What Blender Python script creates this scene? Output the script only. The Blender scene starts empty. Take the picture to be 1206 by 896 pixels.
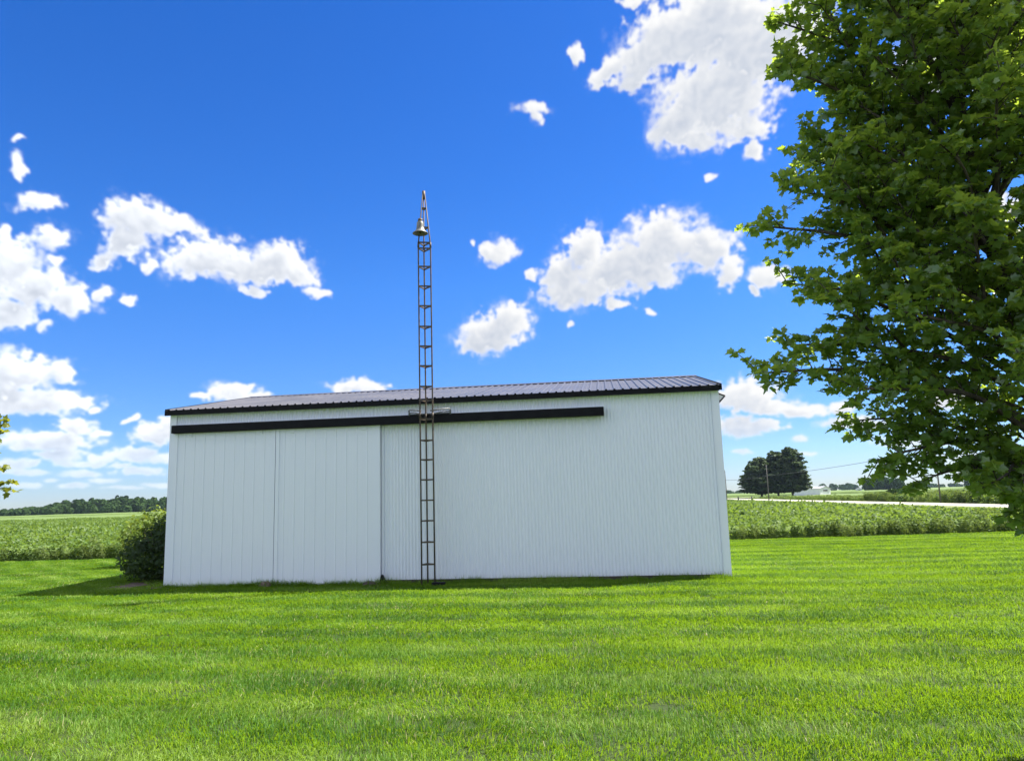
import bpy, math, random
import numpy as np
from mathutils import Vector, Matrix, Euler
R = math.radians
random.seed(7); rng = np.random.default_rng(11)
scene = bpy.context.scene
COL = scene.collection

# ------------------------------------------------------------------ camera
EYE = 1.65
cam_d = bpy.data.cameras.new('camera'); cam = bpy.data.objects.new('camera', cam_d); COL.objects.link(cam)
cr = Vector((0.99955077, 0.00470262, -0.02959987)); cu = Vector((0.0299711, -0.15683463, 0.98717001)); cf = Vector((0, 0.98761368, 0.15690511))
cam.matrix_world = Matrix(((cr.x, cu.x, -cf.x, 0), (cr.y, cu.y, -cf.y, 0), (cr.z, cu.z, -cf.z, EYE), (0, 0, 0, 1)))
cam_d.sensor_width = 36; cam_d.lens = 880 / 1206 * 36
cam_d.clip_start = 0.1; cam_d.clip_end = 12000
scene.camera = cam

# ------------------------------------------------------------------ sun, sky and exposure
SUN = Vector((0.72, 0.24, 1.06)).normalized()
sun_el = math.asin(SUN.z); sun_az = math.atan2(SUN.x, SUN.y)
sd = bpy.data.lights.new('sun', 'SUN'); so = bpy.data.objects.new('sun', sd); COL.objects.link(so)
sd.energy = 4.8; sd.angle = R(0.53); sd.color = (1.0, 0.965, 0.90)
so.rotation_euler = SUN.to_track_quat('Z', 'Y').to_euler(); so.location = (20, 10, 40)
scene.view_settings.view_transform = 'Standard'; scene.view_settings.look = 'None'
scene.view_settings.exposure = 1.45; scene.view_settings.gamma = 1
scene.cycles.max_bounces = 8; scene.cycles.transparent_max_bounces = 8
scene.cycles.volume_bounces = 0

world = bpy.data.worlds.new('World'); scene.world = world; world.use_nodes = True
WT = world.node_tree; WT.nodes.clear()
world.cycles.sampling_method = 'MANUAL'; world.cycles.sample_map_resolution = 512
# each cloud lump: azimuth, elevation, half width, half height, tilt (degrees of sky)
CLOUDS = [(17.9,32.7,5.12,3.19,-11), (17.1,28.2,4.03,3.10,0), (14.5,32.5,3.09,2.59,-10), (20.2,30.7,2.69,3.23,-12), (14.0,26.7,1.99,1.74,-8), (15.4,25.5,1.75,0.81,-8), (11.7,31.5,2.31,1.43,22), (8.8,31.1,1.77,0.67,39), (7.5,30.7,0.83,0.50,45), (10.2,30.0,0.95,0.67,-7), (19.7,24.2,0.73,0.86,-10), (20.4,26.0,0.50,0.39,-11), (19.1,25.9,1.91,0.90,-10), (11.0,35.2,1.13,0.36,-8), (22.8,31.3,2.09,3.15,-14), (9.1,17.2,4.96,2.15,14), (6.2,18.8,1.65,1.77,-4), (12.5,18.9,2.92,2.11,-6), (15.3,18.0,2.62,1.60,-17), (5.4,15.5,2.94,1.15,2), (16.9,16.0,0.77,1.35,-27), (8.3,14.3,1.14,0.45,-4), (4.4,16.5,1.67,1.66,-3), (10.7,16.7,2.79,1.39,-5), (-1.1,12.8,2.60,1.69,14), (-0.1,13.8,1.82,1.17,-2), (-2.4,11.9,1.82,0.91,19), (-1.1,18.7,1.54,0.82,19), (-2.8,19.6,0.26,0.38,-1), (2.4,28.9,1.34,0.52,-3), (2.7,28.1,0.61,0.47,-3), (6.0,32.3,0.30,0.88,-5), (19.6,15.4,1.38,0.85,-7), (18.5,14.7,0.47,0.37,-7), (1.8,17.1,0.52,0.38,-2), (4.7,13.0,0.32,0.32,-3), (16.2,22.9,0.53,0.29,-8), (10.5,13.7,0.50,0.25,-4), (-27.3,19.8,2.20,1.35,8), (-25.1,19.7,2.06,0.86,-18), (-28.1,18.1,1.34,1.24,8), (-29.5,16.5,1.00,0.50,37), (-22.7,17.6,2.82,1.54,5), (-17.9,17.7,2.25,1.46,4), (-20.3,17.1,2.90,1.20,4), (-16.4,17.0,1.68,0.86,-17), (-19.4,15.6,1.05,0.36,4), (-26.6,16.9,0.68,0.52,6), (-15.0,15.7,0.85,0.31,-18), (-33.4,20.0,1.12,0.74,26), (-32.7,17.7,1.04,0.92,9), (-32.3,16.2,0.52,0.44,8), (-34.8,21.8,0.40,0.77,13), (-35.1,23.4,0.40,0.20,14), (-35.3,17.9,0.53,0.58,10), (-35.0,15.7,1.91,1.81,9), (-33.4,14.4,1.88,1.41,7), (-31.4,14.0,1.96,0.94,-4), (-34.7,12.5,1.54,1.02,6), (-29.3,14.5,0.60,0.40,6), (-27.7,14.3,0.67,0.34,-30), (-32.5,12.0,0.38,0.44,6), (-34.0,8.9,2.41,1.41,4), (-32.4,7.1,2.89,0.94,2), (-34.5,7.2,1.82,1.08,3), (-29.4,6.8,0.50,0.23,2), (-31.4,9.1,1.06,0.67,-27), (-32.1,4.6,2.90,0.71,1), (-30.5,5.6,1.18,0.67,1), (-29.0,5.2,0.70,0.28,1), (-27.4,6.0,0.47,0.23,21), (-27.0,6.2,0.31,0.29,1), (-25.6,5.1,1.50,0.82,1), (-24.5,5.8,1.09,0.71,1), (-26.9,3.7,1.57,0.63,-0), (-31.3,3.7,1.64,0.44,0), (-28.9,3.4,0.91,0.40,-0), (-25.0,3.5,1.19,0.41,-0), (-33.1,2.6,1.20,0.22,-0), (-30.0,2.5,1.08,0.28,-1), (-26.5,2.6,1.58,0.29,-1), (-33.1,1.8,1.01,0.16,-1), (-30.5,1.7,0.87,0.17,-1), (-28.8,2.0,1.01,0.17,-1), (-25.2,1.7,1.07,0.17,-1), (-30.3,3.1,1.47,0.22,-0), (-33.6,3.1,1.38,0.32,-0), (-27.8,3.0,0.72,0.17,-0), (-31.7,2.1,0.47,0.11,-1), (-27.2,1.5,1.35,0.11,-1), (-20.7,8.3,1.73,0.67,1), (-22.7,7.8,0.78,0.36,1), (-19.2,7.9,1.17,0.37,1), (-11.6,8.7,2.27,0.51,0), (-12.8,8.5,0.87,0.32,0), (17.3,6.9,2.58,1.24,-4), (19.0,6.1,1.73,0.74,-4), (21.3,5.7,1.90,0.55,-4), (23.8,5.7,1.19,0.48,-4), (17.4,4.7,2.68,0.74,-3), (18.9,4.9,1.16,0.43,-3), (21.0,3.6,0.51,0.24,-3), (16.9,2.9,0.83,0.18,-3), (21.3,2.6,0.89,0.18,-3), (24.7,4.4,2.11,0.53,-4), (28.3,3.0,2.45,0.46,-4), (31.5,1.7,2.73,0.44,-3), (27.1,1.7,1.51,0.23,-3), (30.5,5.7,1.90,0.67,-5), (32.0,26.9,2.31,2.03,-18), (34.7,17.2,2.62,1.06,-14), (31.5,0.9,2.28,0.27,-3)]

class NT:
    """small helper to write node trees"""
    def __init__(s, tree): s.t = tree
    def n(s, typ, ins=None, **props):
        x = s.t.nodes.new(typ)
        for k, v in props.items(): setattr(x, k, v)
        for k, v in (ins or {}).items():
            if isinstance(v, bpy.types.NodeSocket): s.t.links.new(v, x.inputs[k])
            else: x.inputs[k].default_value = v
        return x
    def m(s, op, a, b=None, c=None, clamp=False):
        ins = {0: a}
        if b is not None: ins[1] = b
        if c is not None: ins[2] = c
        return s.n('ShaderNodeMath', ins, operation=op, use_clamp=clamp).outputs[0]
    def v(s, op, a, b=None):
        ins = {0: a}
        if b is not None: ins[1] = b
        x = s.n('ShaderNodeVectorMath', ins, operation=op)
        return x.outputs['Value'] if op in ('LENGTH', 'DOT_PRODUCT') else x.outputs[0]
    def noise(s, vec, scale, detail=2, rough=0.5, out=0, dist=0):
        return s.n('ShaderNodeTexNoise', {'Vector': vec, 'Scale': scale, 'Detail': detail, 'Roughness': rough, 'Distortion': dist}).outputs[out]
    def step(s, x, a, b):
        return s.n('ShaderNodeMapRange', {0: x, 1: a, 2: b, 3: 0.0, 4: 1.0}, interpolation_type='SMOOTHSTEP').outputs[0]
    def mix(s, f, a, b):
        x = s.n('ShaderNodeMix', {'Factor': f}, data_type='RGBA')
        for i, val in ((6, a), (7, b)):
            if isinstance(val, bpy.types.NodeSocket): s.t.links.new(val, x.inputs[i])
            else: x.inputs[i].default_value = (*val, 1)
        return x.outputs[2]

def perlin(x, y, seed):
    r = np.random.default_rng(seed); n = 512
    ang = r.random((n, n), dtype=np.float32) * 2 * np.pi; gx, gy = np.cos(ang), np.sin(ang)
    xi = np.floor(x).astype(np.int32); yi = np.floor(y).astype(np.int32); fx = x - xi; fy = y - yi
    u = fx * fx * fx * (fx * (fx * 6 - 15) + 10); v = fy * fy * fy * (fy * (fy * 6 - 15) + 10)
    x0, x1, y0, y1 = xi % n, (xi + 1) % n, yi % n, (yi + 1) % n
    a = gx[x0, y0] * fx + gy[x0, y0] * fy; b = gx[x1, y0] * (fx - 1) + gy[x1, y0] * fy
    c = gx[x0, y1] * fx + gy[x0, y1] * (fy - 1); e = gx[x1, y1] * (fx - 1) + gy[x1, y1] * (fy - 1)
    return (a + u * (b - a)) * (1 - v) + (c + u * (e - c)) * v
def fbm(x, y, octaves, seed, gain=0.5, billow=False):
    out = 0; amp = 1.0; f = 1.0
    for i in range(octaves):
        p = perlin(x * f + 17.3 * i, y * f + 5.1 * i, seed + i)
        out = out + amp * ((0.45 - 2 * np.abs(p)) if billow else p); amp *= gain; f *= 2.03
    return out

AZ0, AZ1, EL0, EL1 = -44.0, 44.0, -1.0, 41.0
def cloud_map():
    """cumulus cover and brightness over the part of the sky the clouds above stand in, by azimuth and elevation"""
    W, H = 1760, 840
    az = np.linspace(AZ0, AZ1, W, dtype=np.float32)[None, :].repeat(H, 0); el = np.linspace(EL0, EL1, H, dtype=np.float32)[:, None].repeat(W, 1)
    X = az * np.cos(np.radians(el)); persp = np.clip((el + 1.5) / 14.0, 0.28, 1.0)   # low clouds are far away: finer and flatter
    ES = np.cumsum(1 + 0.9 * (1 - persp), axis=0) * np.float32((EL1 - EL0) / H)
    def nz(f, o, sd, gain=0.5, billow=False): return fbm(X * f, ES * f, o, sd, gain, billow)
    def blur(a):
        for ax in (0, 1): a = 0.25 * np.roll(a, 1, ax) + 0.5 * a + 0.25 * np.roll(a, -1, ax)
        return a
    wx = nz(0.42, 3, 1, 0.5) * 0.75 * persp + nz(1.5, 4, 31, 0.5) * 0.30 * persp; wy = nz(0.42, 3, 11, 0.5) * 0.6 * persp + nz(1.5, 4, 41, 0.5) * 0.24 * persp
    X2, E2 = X + wx, el + wy
    den = np.full((H, W), -1.0, np.float32); rag = np.zeros((H, W), np.float32)
    for a, e, ra, re, t in CLOUDS:
        ra, re = ra * 1.03, re * 1.02; c, s_ = math.cos(R(t)), math.sin(R(t))
        m = max(ra, re) * 1.6 + 1.5
        i0 = int(np.clip((e - m - EL0) / (EL1 - EL0) * H, 0, H)); i1 = int(np.clip((e + m - EL0) / (EL1 - EL0) * H, 0, H))
        k = math.cos(R(e)); j0 = int(np.clip((a - m / k - AZ0) / (AZ1 - AZ0) * W, 0, W)); j1 = int(np.clip((a + m / k - AZ0) / (AZ1 - AZ0) * W, 0, W))
        if i1 <= i0 or j1 <= j0: continue
        dx = X2[i0:i1, j0:j1] - a * np.cos(np.radians(el[i0:i1, j0:j1])); dy = E2[i0:i1, j0:j1] - e
        u = (dx * c + dy * s_) / ra; v = (-dx * s_ + dy * c) / re
        v = np.where(v < 0, v * 1.12, v)
        val = 1 - np.sqrt(u * u + v * v)
        d = den[i0:i1, j0:j1]; h = np.clip(0.5 + 0.5 * (val - d) / 0.14, 0, 1)
        den[i0:i1, j0:j1] = d + (val - d) * h + 0.14 * h * (1 - h)
    def bl(f, o, sd): return fbm(X2 * f, (ES + wy) * f, o, sd, 0.5, True)
    bil = bl(0.55, 5, 51); fin = nz(1.6, 6, 61, 0.54); wisp = nz(0.5, 3, 81)
    small = np.clip(den + 0.9, 0, 1)
    D = den + (0.26 * bil + 0.62 * fin + 0.40 * wisp) * small + 0.02
    D = D + 0.9 * np.clip(den - 0.22, 0, 1)                          # the hearts of the clouds are closed
    D = np.where(den > -0.95, D, -1)
    soft = np.clip(0.55 + 1.2 * wisp, 0.15, 1.1)                      # some rims crisp, some thin and torn
    cov = np.clip((D + 0.14) / (0.30 + 0.55 * soft), 0, 1); cov = blur(blur(cov * cov * (3 - 2 * cov)))
    veil = np.clip((den + 0.55 * wisp + 0.30 * nz(2.6, 6, 91, 0.6) + 0.42) / 0.9, 0, 1) ** 2 * 0.34   # thin shreds round the clouds
    cov = np.clip(cov + (1 - cov) * blur(veil), 0, 1) * (0.45 + 0.55 * np.clip((el - 0.8) / 4.5, 0, 1))
    # light: march towards the sun (up and to the right) through the cover
    low = blur(blur(blur(blur(bl(0.8, 3, 51)))))
    T = np.clip(D + 0.02, 0, 1.1) * np.clip(0.85 + 0.9 * low, 0.1, 2.0)
    acc = np.zeros_like(T); st = 3
    for i in range(1, 19):
        sx, sy = int(round(i * st * 0.55)), int(round(i * st * 0.83))
        sh = np.zeros_like(T); sh[:H - sy, :W - sx] = T[sy:, sx:]; acc += sh * (1 - i / 22)
    acc = acc / 10
    for i in range(6): acc = blur(acc)
    lit = np.exp(-1.9 * np.maximum(acc - 0.12, 0)) + 0.34 * np.clip(low, -0.5, 0.8) + 0.10 * np.clip(fin, -0.5, 0.5)
    lit = blur(np.clip(1.04 - (1 - lit) * np.clip(T * 1.8, 0, 1), 0, 1))
    return cov, lit

def z0(N, sx): return N.m('ADD', N.m('MULTIPLY', sx.outputs[0], SUN.x), N.m('MULTIPLY', sx.outputs[1], SUN.y))
def build_world():
    N = NT(WT)
    d = N.n('ShaderNodeTexCoord').outputs['Generated']
    sx = N.n('ShaderNodeSeparateXYZ', {0: d}); z = sx.outputs[2]
    sky = N.n('ShaderNodeTexSky', sky_type='NISHITA', sun_disc=False, sun_elevation=sun_el, sun_rotation=sun_az,
              altitude=200, air_density=1.0, dust_density=0.2, ozone_density=2.5)
    hs = N.n('ShaderNodeHueSaturation', {'Hue': 0.512, 'Saturation': 1.38, 'Value': 1.0, 'Color': sky.outputs[0]}).outputs[0]
    el = N.m('ARCSINE', z)
    rp = N.n('ShaderNodeValToRGB', {0: N.m('MULTIPLY', el, 1 / 1.0)})
    e = rp.color_ramp.elements
    e[0].position = 0.0; e[0].color = (0.56, 0.66, 1.08, 1); e[1].position = 0.62; e[1].color = (0.86, 1.02, 1.22, 1)
    for p, c in ((0.10, (0.52, 0.72, 1.04, 1)), (0.28, (0.74, 0.98, 1.2, 1))):
        q = e.new(p); q.color = c
    skyc = N.n('ShaderNodeMix', {'Factor': 1.0, 6: hs, 7: rp.outputs[0]}, data_type='RGBA', blend_type='MULTIPLY').outputs[2]
    cov, lit = cloud_map(); H, W = cov.shape
    img = bpy.data.images.new('cumulus_cover', W, H, float_buffer=True, is_data=True)
    px = np.zeros((H, W, 4), np.float32); px[..., 0] = cov; px[..., 1] = lit; px[..., 3] = 1
    img.pixels.foreach_set(px.ravel()); img.update(); img.pack()
    az = N.m('ARCTAN2', sx.outputs[0], sx.outputs[1])
    u = N.n('ShaderNodeMapRange', {0: az, 1: R(AZ0), 2: R(AZ1)}, clamp=False).outputs[0]
    v = N.n('ShaderNodeMapRange', {0: el, 1: R(EL0), 2: R(EL1)}, clamp=False).outputs[0]
    tx = N.n('ShaderNodeTexImage', {0: N.n('ShaderNodeCombineXYZ', {0: u, 1: v}).outputs[0]}, interpolation='Cubic', extension='CLIP')
    tx.image = img
    sp = N.n('ShaderNodeSeparateColor', {0: tx.outputs[0]})
    # unseen clouds over the rest of the sky, made denser to fill the shaded wall, on a level plane overhead
    zz = N.m('ADD', N.m('MAXIMUM', z, 0.0), 0.10)
    pl = N.n('ShaderNodeCombineXYZ', {0: N.m('DIVIDE', sx.outputs[0], zz), 1: N.m('DIVIDE', sx.outputs[1], zz), 2: 3.7}).outputs[0]
    f = N.noise(pl, 0.8, 5, 0.55)
    out_of = N.m('MAXIMUM', N.step(N.m('ABSOLUTE', az), R(40), R(50)), N.step(el, R(37), R(46)))
    f = N.m('MULTIPLY', N.step(f, 0.40, 0.53), out_of)
    cover = N.m('MAXIMUM', sp.outputs[0], f)
    lit_ = N.m('MAXIMUM', sp.outputs[1], f)
    white = N.mix(N.step(z0(N, sx), 0.2, -0.5), CLOUD_WHITE, CLOUD_FILL)      # clouds away from the sun brightened to lift the shaded barn wall
    cc = N.mix(lit_, CLOUD_GREY, white)
    out = N.mix(cover, skyc, cc)
    bg = N.n('ShaderNodeBackground', {'Color': out, 'Strength': SKY_STRENGTH})
    WT.links.new(bg.outputs[0], N.n('ShaderNodeOutputWorld').inputs[0])
SKY_STRENGTH = 0.060; CLOUD_GREY = (3.5, 3.85, 4.5); CLOUD_WHITE = (6.05, 6.05, 6.05); CLOUD_FILL = (8.0, 8.5, 9.3)
build_world()

# ------------------------------------------------------------------ helpers
class MB:
    """collects shapes; build() links them as one mesh object"""
    def __init__(s): s.v, s.f, s.sm = [], [], []
    def add(s, vs, fs, smooth=False):
        o = len(s.v); s.v += [tuple(p) for p in vs]; s.f += [tuple(i + o for i in f) for f in fs]; s.sm += [smooth] * len(fs)
    def box(s, x0, x1, y0, y1, z0, z1, M=None):
        vs = [Vector((x, y, z)) for x in (x0, x1) for y in (y0, y1) for z in (z0, z1)]
        if M is not None: vs = [M @ p for p in vs]
        s.add(vs, [(0, 1, 3, 2), (4, 6, 7, 5), (0, 4, 5, 1), (2, 3, 7, 6), (0, 2, 6, 4), (1, 5, 7, 3)])
    def tube(s, pts, rad, n=8, cap=True):
        pts = [Vector(p) for p in pts]; rad = rad if isinstance(rad, (list, tuple)) else [rad] * len(pts)
        vs, fs = [], []; side = None
        for i, p in enumerate(pts):
            t = (pts[min(i + 1, len(pts) - 1)] - pts[max(i - 1, 0)]).normalized()
            if side is None: side = t.cross(Vector((0, 0, 1)) if abs(t.z) < 0.9 else Vector((1, 0, 0))).normalized()
            side = (side - t * side.dot(t)).normalized(); up = t.cross(side)
            for k in range(n):
                a = 2 * math.pi * k / n; vs.append(p + (side * math.cos(a) + up * math.sin(a)) * rad[i])
        for i in range(len(pts) - 1):
            for k in range(n): fs.append((i * n + k, i * n + (k + 1) % n, (i + 1) * n + (k + 1) % n, (i + 1) * n + k))
        if cap: fs += [tuple(range(n))[::-1], tuple((len(pts) - 1) * n + k for k in range(n))]
        s.add(vs, fs, True)
    def lathe(s, prof, c, n=24):
        vs = [Vector((c[0] + r * math.cos(2 * math.pi * k / n), c[1] + r * math.sin(2 * math.pi * k / n), c[2] + z)) for r, z in prof for k in range(n)]
        s.add(vs, [(i * n + k, i * n + (k + 1) % n, (i + 1) * n + (k + 1) % n, (i + 1) * n + k) for i in range(len(prof) - 1) for k in range(n)], True)
    def mesh(s, name, mat):
        me = bpy.data.meshes.new(name); me.from_pydata(s.v, [], s.f); me.materials.append(mat)
        me.polygons.foreach_set('use_smooth', s.sm); me.update(); return me
    def build(s, name, mat, parent=None, loc=(0, 0, 0), bevel=0):
        o = bpy.data.objects.new(name, s.mesh(name, mat)); COL.objects.link(o); o.location = loc; o.parent = parent
        if bevel:
            b = o.modifiers.new('bevel', 'BEVEL'); b.width = bevel; b.segments = 2; b.limit_method = 'ANGLE'
        return o
def np_mesh(name, V, F, mat, smooth=False):
    """V (n,3) vertices, F (m,k) faces of one size"""
    me = bpy.data.meshes.new(name); V = np.ascontiguousarray(V, np.float32); F = np.ascontiguousarray(F, np.int32)
    me.vertices.add(len(V)); me.vertices.foreach_set('co', V.ravel())
    m, k = F.shape; me.loops.add(m * k); me.loops.foreach_set('vertex_index', F.ravel())
    me.polygons.add(m); me.polygons.foreach_set('loop_start', np.arange(0, m * k, k, dtype=np.int32))
    if smooth: me.polygons.foreach_set('use_smooth', np.ones(m, bool))
    me.update(calc_edges=True); me.validate(); me.materials.append(mat); return me
def obj(name, me, parent=None, loc=(0, 0, 0)):
    o = bpy.data.objects.new(name, me); COL.objects.link(o); o.parent = parent; o.location = loc; return o
def tag(o, label=None, cat=None, group=None, kind=None):
    for k, v in (('label', label), ('category', cat), ('group', group), ('kind', kind)):
        if v: o[k] = v
    return o
def thing(name, label, cat, loc=(0, 0, 0), rz=0, group=None):
    o = bpy.data.objects.new(name, None); COL.objects.link(o); o.location = loc; o.rotation_euler.z = rz
    o.empty_display_size = 0.2
    return tag(o, label, cat, group)
def frames(normals, spin):
    """batch of rotation matrices: local z to normal, random spin"""
    z = normals / np.linalg.norm(normals, axis=1, keepdims=True)
    a = np.where(np.abs(z[:, 2:3]) < 0.95, np.array([[0, 0, 1.0]]), np.array([[1.0, 0, 0]]))
    x = np.cross(a, z); x /= np.linalg.norm(x, axis=1, keepdims=True); y = np.cross(z, x)
    c, s_ = np.cos(spin)[:, None], np.sin(spin)[:, None]
    return np.stack([x * c + y * s_, -x * s_ + y * c, z], 2)
def stamp(tv, tf, pos, rot, scl):
    """copies of a template (tv, tf) at pos with rotation matrices rot and sizes scl"""
    V = np.einsum('nij,kj->nki', rot, tv) * np.asarray(scl).reshape(-1, 1, 1) + pos[:, None, :]
    n, k = len(pos), len(tv)
    F = tf[None] + (np.arange(n) * k)[:, None, None]
    return V.reshape(-1, 3), F.reshape(-1, tf.shape[1])
def unit(n):
    v = rng.normal(size=(n, 3)); return v / np.linalg.norm(v, axis=1, keepdims=True)
QUAD = (np.array([[-.5, -.5, 0], [.5, -.5, 0], [.5, .5, 0], [-.5, .5, 0]]) * np.array([1, 1.4, 1]), np.array([[0, 1, 2, 3]]))

# ------------------------------------------------------------------ materials
def material(name):
    m = bpy.data.materials.new(name); m.use_nodes = True; m.node_tree.nodes.clear(); return m, NT(m.node_tree)
def solid(name, a, b, rough=0.6, scale=6.0, detail=4, metal=0.0, bump=0.0, stretch=(1, 1, 1), lo=0.35, hi=0.65, spec=0.5):
    m, N = material(name)
    co = N.n('ShaderNodeMapping', {'Vector': N.n('ShaderNodeTexCoord').outputs['Object'], 'Scale': stretch}).outputs[0]
    nz = N.noise(co, scale, detail, 0.6)
    col = N.mix(N.step(nz, lo, hi), a, b)
    ins = {'Base Color': col, 'Roughness': N.m('MULTIPLY_ADD', nz, 0.25, rough - 0.12), 'Metallic': metal, 'Specular IOR Level': spec}
    p = N.n('ShaderNodeBsdfPrincipled', ins)
    if bump:
        bn = N.n('ShaderNodeBump', {'Strength': 1.0, 'Distance': bump, 'Height': N.noise(co, scale * 4, 4)})
        m.node_tree.links.new(bn.outputs[0], p.inputs['Normal'])
    m.node_tree.links.new(p.outputs[0], N.n('ShaderNodeOutputMaterial').inputs[0]); return m
def leafy(name, cols, trans, trans_mix=0.4, rough=0.5, gloss=0.05, wscale=0.6, amount=1.0, extra=None, straw=0):
    """cols: dark, middle, light reflectance; trans: transmitted colour; one tone per leaf clump"""
    m, N = material(name)
    geo = N.n('ShaderNodeNewGeometry'); pos = geo.outputs['Position']
    isl = geo.outputs['Random Per Island']; oi = N.n('ShaderNodeObjectInfo').outputs['Random']
    w = N.noise(pos, wscale, 3, 0.55)
    t = N.m('ADD', N.m('MULTIPLY', isl, 0.45), N.m('ADD', N.m('MULTIPLY', oi, 0.2), N.m('MULTIPLY_ADD', w, 1.3 * amount, -0.5 * amount + 0.02)))
    if extra: t = extra(N, pos, t)
    r = N.n('ShaderNodeValToRGB', {0: t}); e = r.color_ramp.elements
    e[0].position = 0.05; e[0].color = (*cols[0], 1); e[1].position = 0.95; e[1].color = (*cols[2], 1)
    q = e.new(0.5); q.color = (*cols[1], 1)
    col = r.outputs[0]
    if straw:      # a few dry blades
        w2 = N.noise(N.n('ShaderNodeVectorMath', {0: pos, 1: (7.3, 2.1, 0)}, operation='ADD').outputs[0], 0.5, 3)
        col = N.mix(N.step(N.m('ADD', isl, N.m('MULTIPLY_ADD', w2, 0.36, -0.18)), 1 - straw, 1 - straw + .03), col, (0.38, 0.35, 0.17))
    tr = N.n('ShaderNodeMix', {'Factor': 0.75, 6: col, 7: (*trans, 1)}, data_type='RGBA').outputs[2]
    d = N.n('ShaderNodeBsdfDiffuse', {'Color': col}); tl = N.n('ShaderNodeBsdfTranslucent', {'Color': tr})
    mx = N.n('ShaderNodeMixShader', {0: trans_mix, 1: d.outputs[0], 2: tl.outputs[0]})
    g = N.n('ShaderNodeBsdfGlossy', {'Color': (1, 1, 1, 1), 'Roughness': rough})
    mx2 = N.n('ShaderNodeMixShader', {0: gloss, 1: mx.outputs[0], 2: g.outputs[0]})
    m.node_tree.links.new(mx2.outputs[0], N.n('ShaderNodeOutputMaterial').inputs[0]); return m

def siding_mat():
    m, N = material('white_painted_steel')
    co = N.n('ShaderNodeTexCoord').outputs['Object']; geo = N.n('ShaderNodeNewGeometry').outputs['Position']
    st = N.noise(N.n('ShaderNodeMapping', {'Vector': geo, 'Scale': (2.4, 2.4, 0.25)}).outputs[0], 1.0, 4, 0.6)
    bl = N.noise(geo, 0.8, 4, 0.6)
    z = N.n('ShaderNodeSeparateXYZ', {0: geo}).outputs[2]
    splash = N.m('MULTIPLY', N.step(N.m('MULTIPLY_ADD', st, 0.35, z), 0.42, 0.08), 0.4)
    base = N.mix(N.step(st, 0.45, 0.8), (0.84, 0.87, 0.95), (0.82, 0.852, 0.932))
    base = N.mix(N.m('MULTIPLY', N.step(bl, 0.45, 0.75), 0.5), base, (0.82, 0.86, 0.94))
    base = N.mix(splash, base, (0.47, 0.46, 0.40))
    p = N.n('ShaderNodeBsdfPrincipled', {'Base Color': base, 'Roughness': 0.38, 'Specular IOR Level': 0.5})
    m.node_tree.links.new(p.outputs[0], N.n('ShaderNodeOutputMaterial').inputs[0]); return m
def roof_mat():
    m, N = material('charcoal_roof_steel')
    geo = N.n('ShaderNodeNewGeometry').outputs['Position']
    a = N.noise(geo, 1.1, 5, 0.6); b = N.noise(geo, 14, 3, 0.6)
    base = N.mix(N.step(a, 0.35, 0.7), (0.062, 0.060, 0.066), (0.095, 0.090, 0.096))
    base = N.mix(N.m('MULTIPLY', N.step(b, 0.55, 0.75), 0.25), base, (0.14, 0.125, 0.12))
    p = N.n('ShaderNodeBsdfPrincipled', {'Base Color': base, 'Roughness': N.m('MULTIPLY_ADD', a, 0.2, 0.27), 'Specular IOR Level': 0.6})
    m.node_tree.links.new(p.outputs[0], N.n('ShaderNodeOutputMaterial').inputs[0]); return m
M_WHITE = siding_mat(); M_ROOF = roof_mat()
M_BLACK = solid('black_trim_steel', (0.004, 0.004, 0.006), (0.008, 0.008, 0.010), 0.6, 5, spec=0.15)
M_INNER = solid('dark_timber', (0.05, 0.04, 0.03), (0.08, 0.065, 0.05), 0.8, 4)
M_RUST = solid('rusty_galvanised_steel', (0.055, 0.045, 0.040), (0.125, 0.088, 0.055), 0.6, 7, 4, 0.3)
M_BELL = solid('weathered_bell_metal', (0.15, 0.148, 0.135), (0.24, 0.235, 0.21), 0.5, 9, 4, 0.6)
M_BRICK = solid('red_brown_stone', (0.10, 0.068, 0.055), (0.19, 0.135, 0.11), 0.85, 18, 4, 0, 0.01)
M_BARK = solid('grey_brown_bark', (0.045, 0.035, 0.028), (0.11, 0.09, 0.07), 0.9, 14, 5, 0, 0.012, (1, 1, 0.25))
M_WOOD = solid('weathered_pole_wood', (0.085, 0.078, 0.070), (0.15, 0.135, 0.12), 0.85, 8, 4, 0, 0.0, (3, 3, 0.3))
M_WIRE = solid('dark_cable', (0.05, 0.05, 0.05), (0.07, 0.07, 0.07), 0.6)
M_SHEDWALL = solid('pale_shed_steel', (0.66, 0.68, 0.70), (0.76, 0.77, 0.78), 0.5, 1.2)
M_SHEDROOF = solid('grey_shed_roof', (0.30, 0.31, 0.33), (0.38, 0.39, 0.41), 0.5, 1.2)
M_GLASS = solid('dark_opening', (0.02, 0.022, 0.026), (0.035, 0.038, 0.042), 0.25, 2)
M_ROAD = solid('pale_crushed_limestone', (0.33, 0.30, 0.245), (0.43, 0.395, 0.33), 0.9, 1.5, 6, 0, 0.01)
M_DIRT = solid('bare_brown_soil', (0.09, 0.062, 0.045), (0.16, 0.115, 0.08), 0.95, 6, 5, 0, 0.02)

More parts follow.
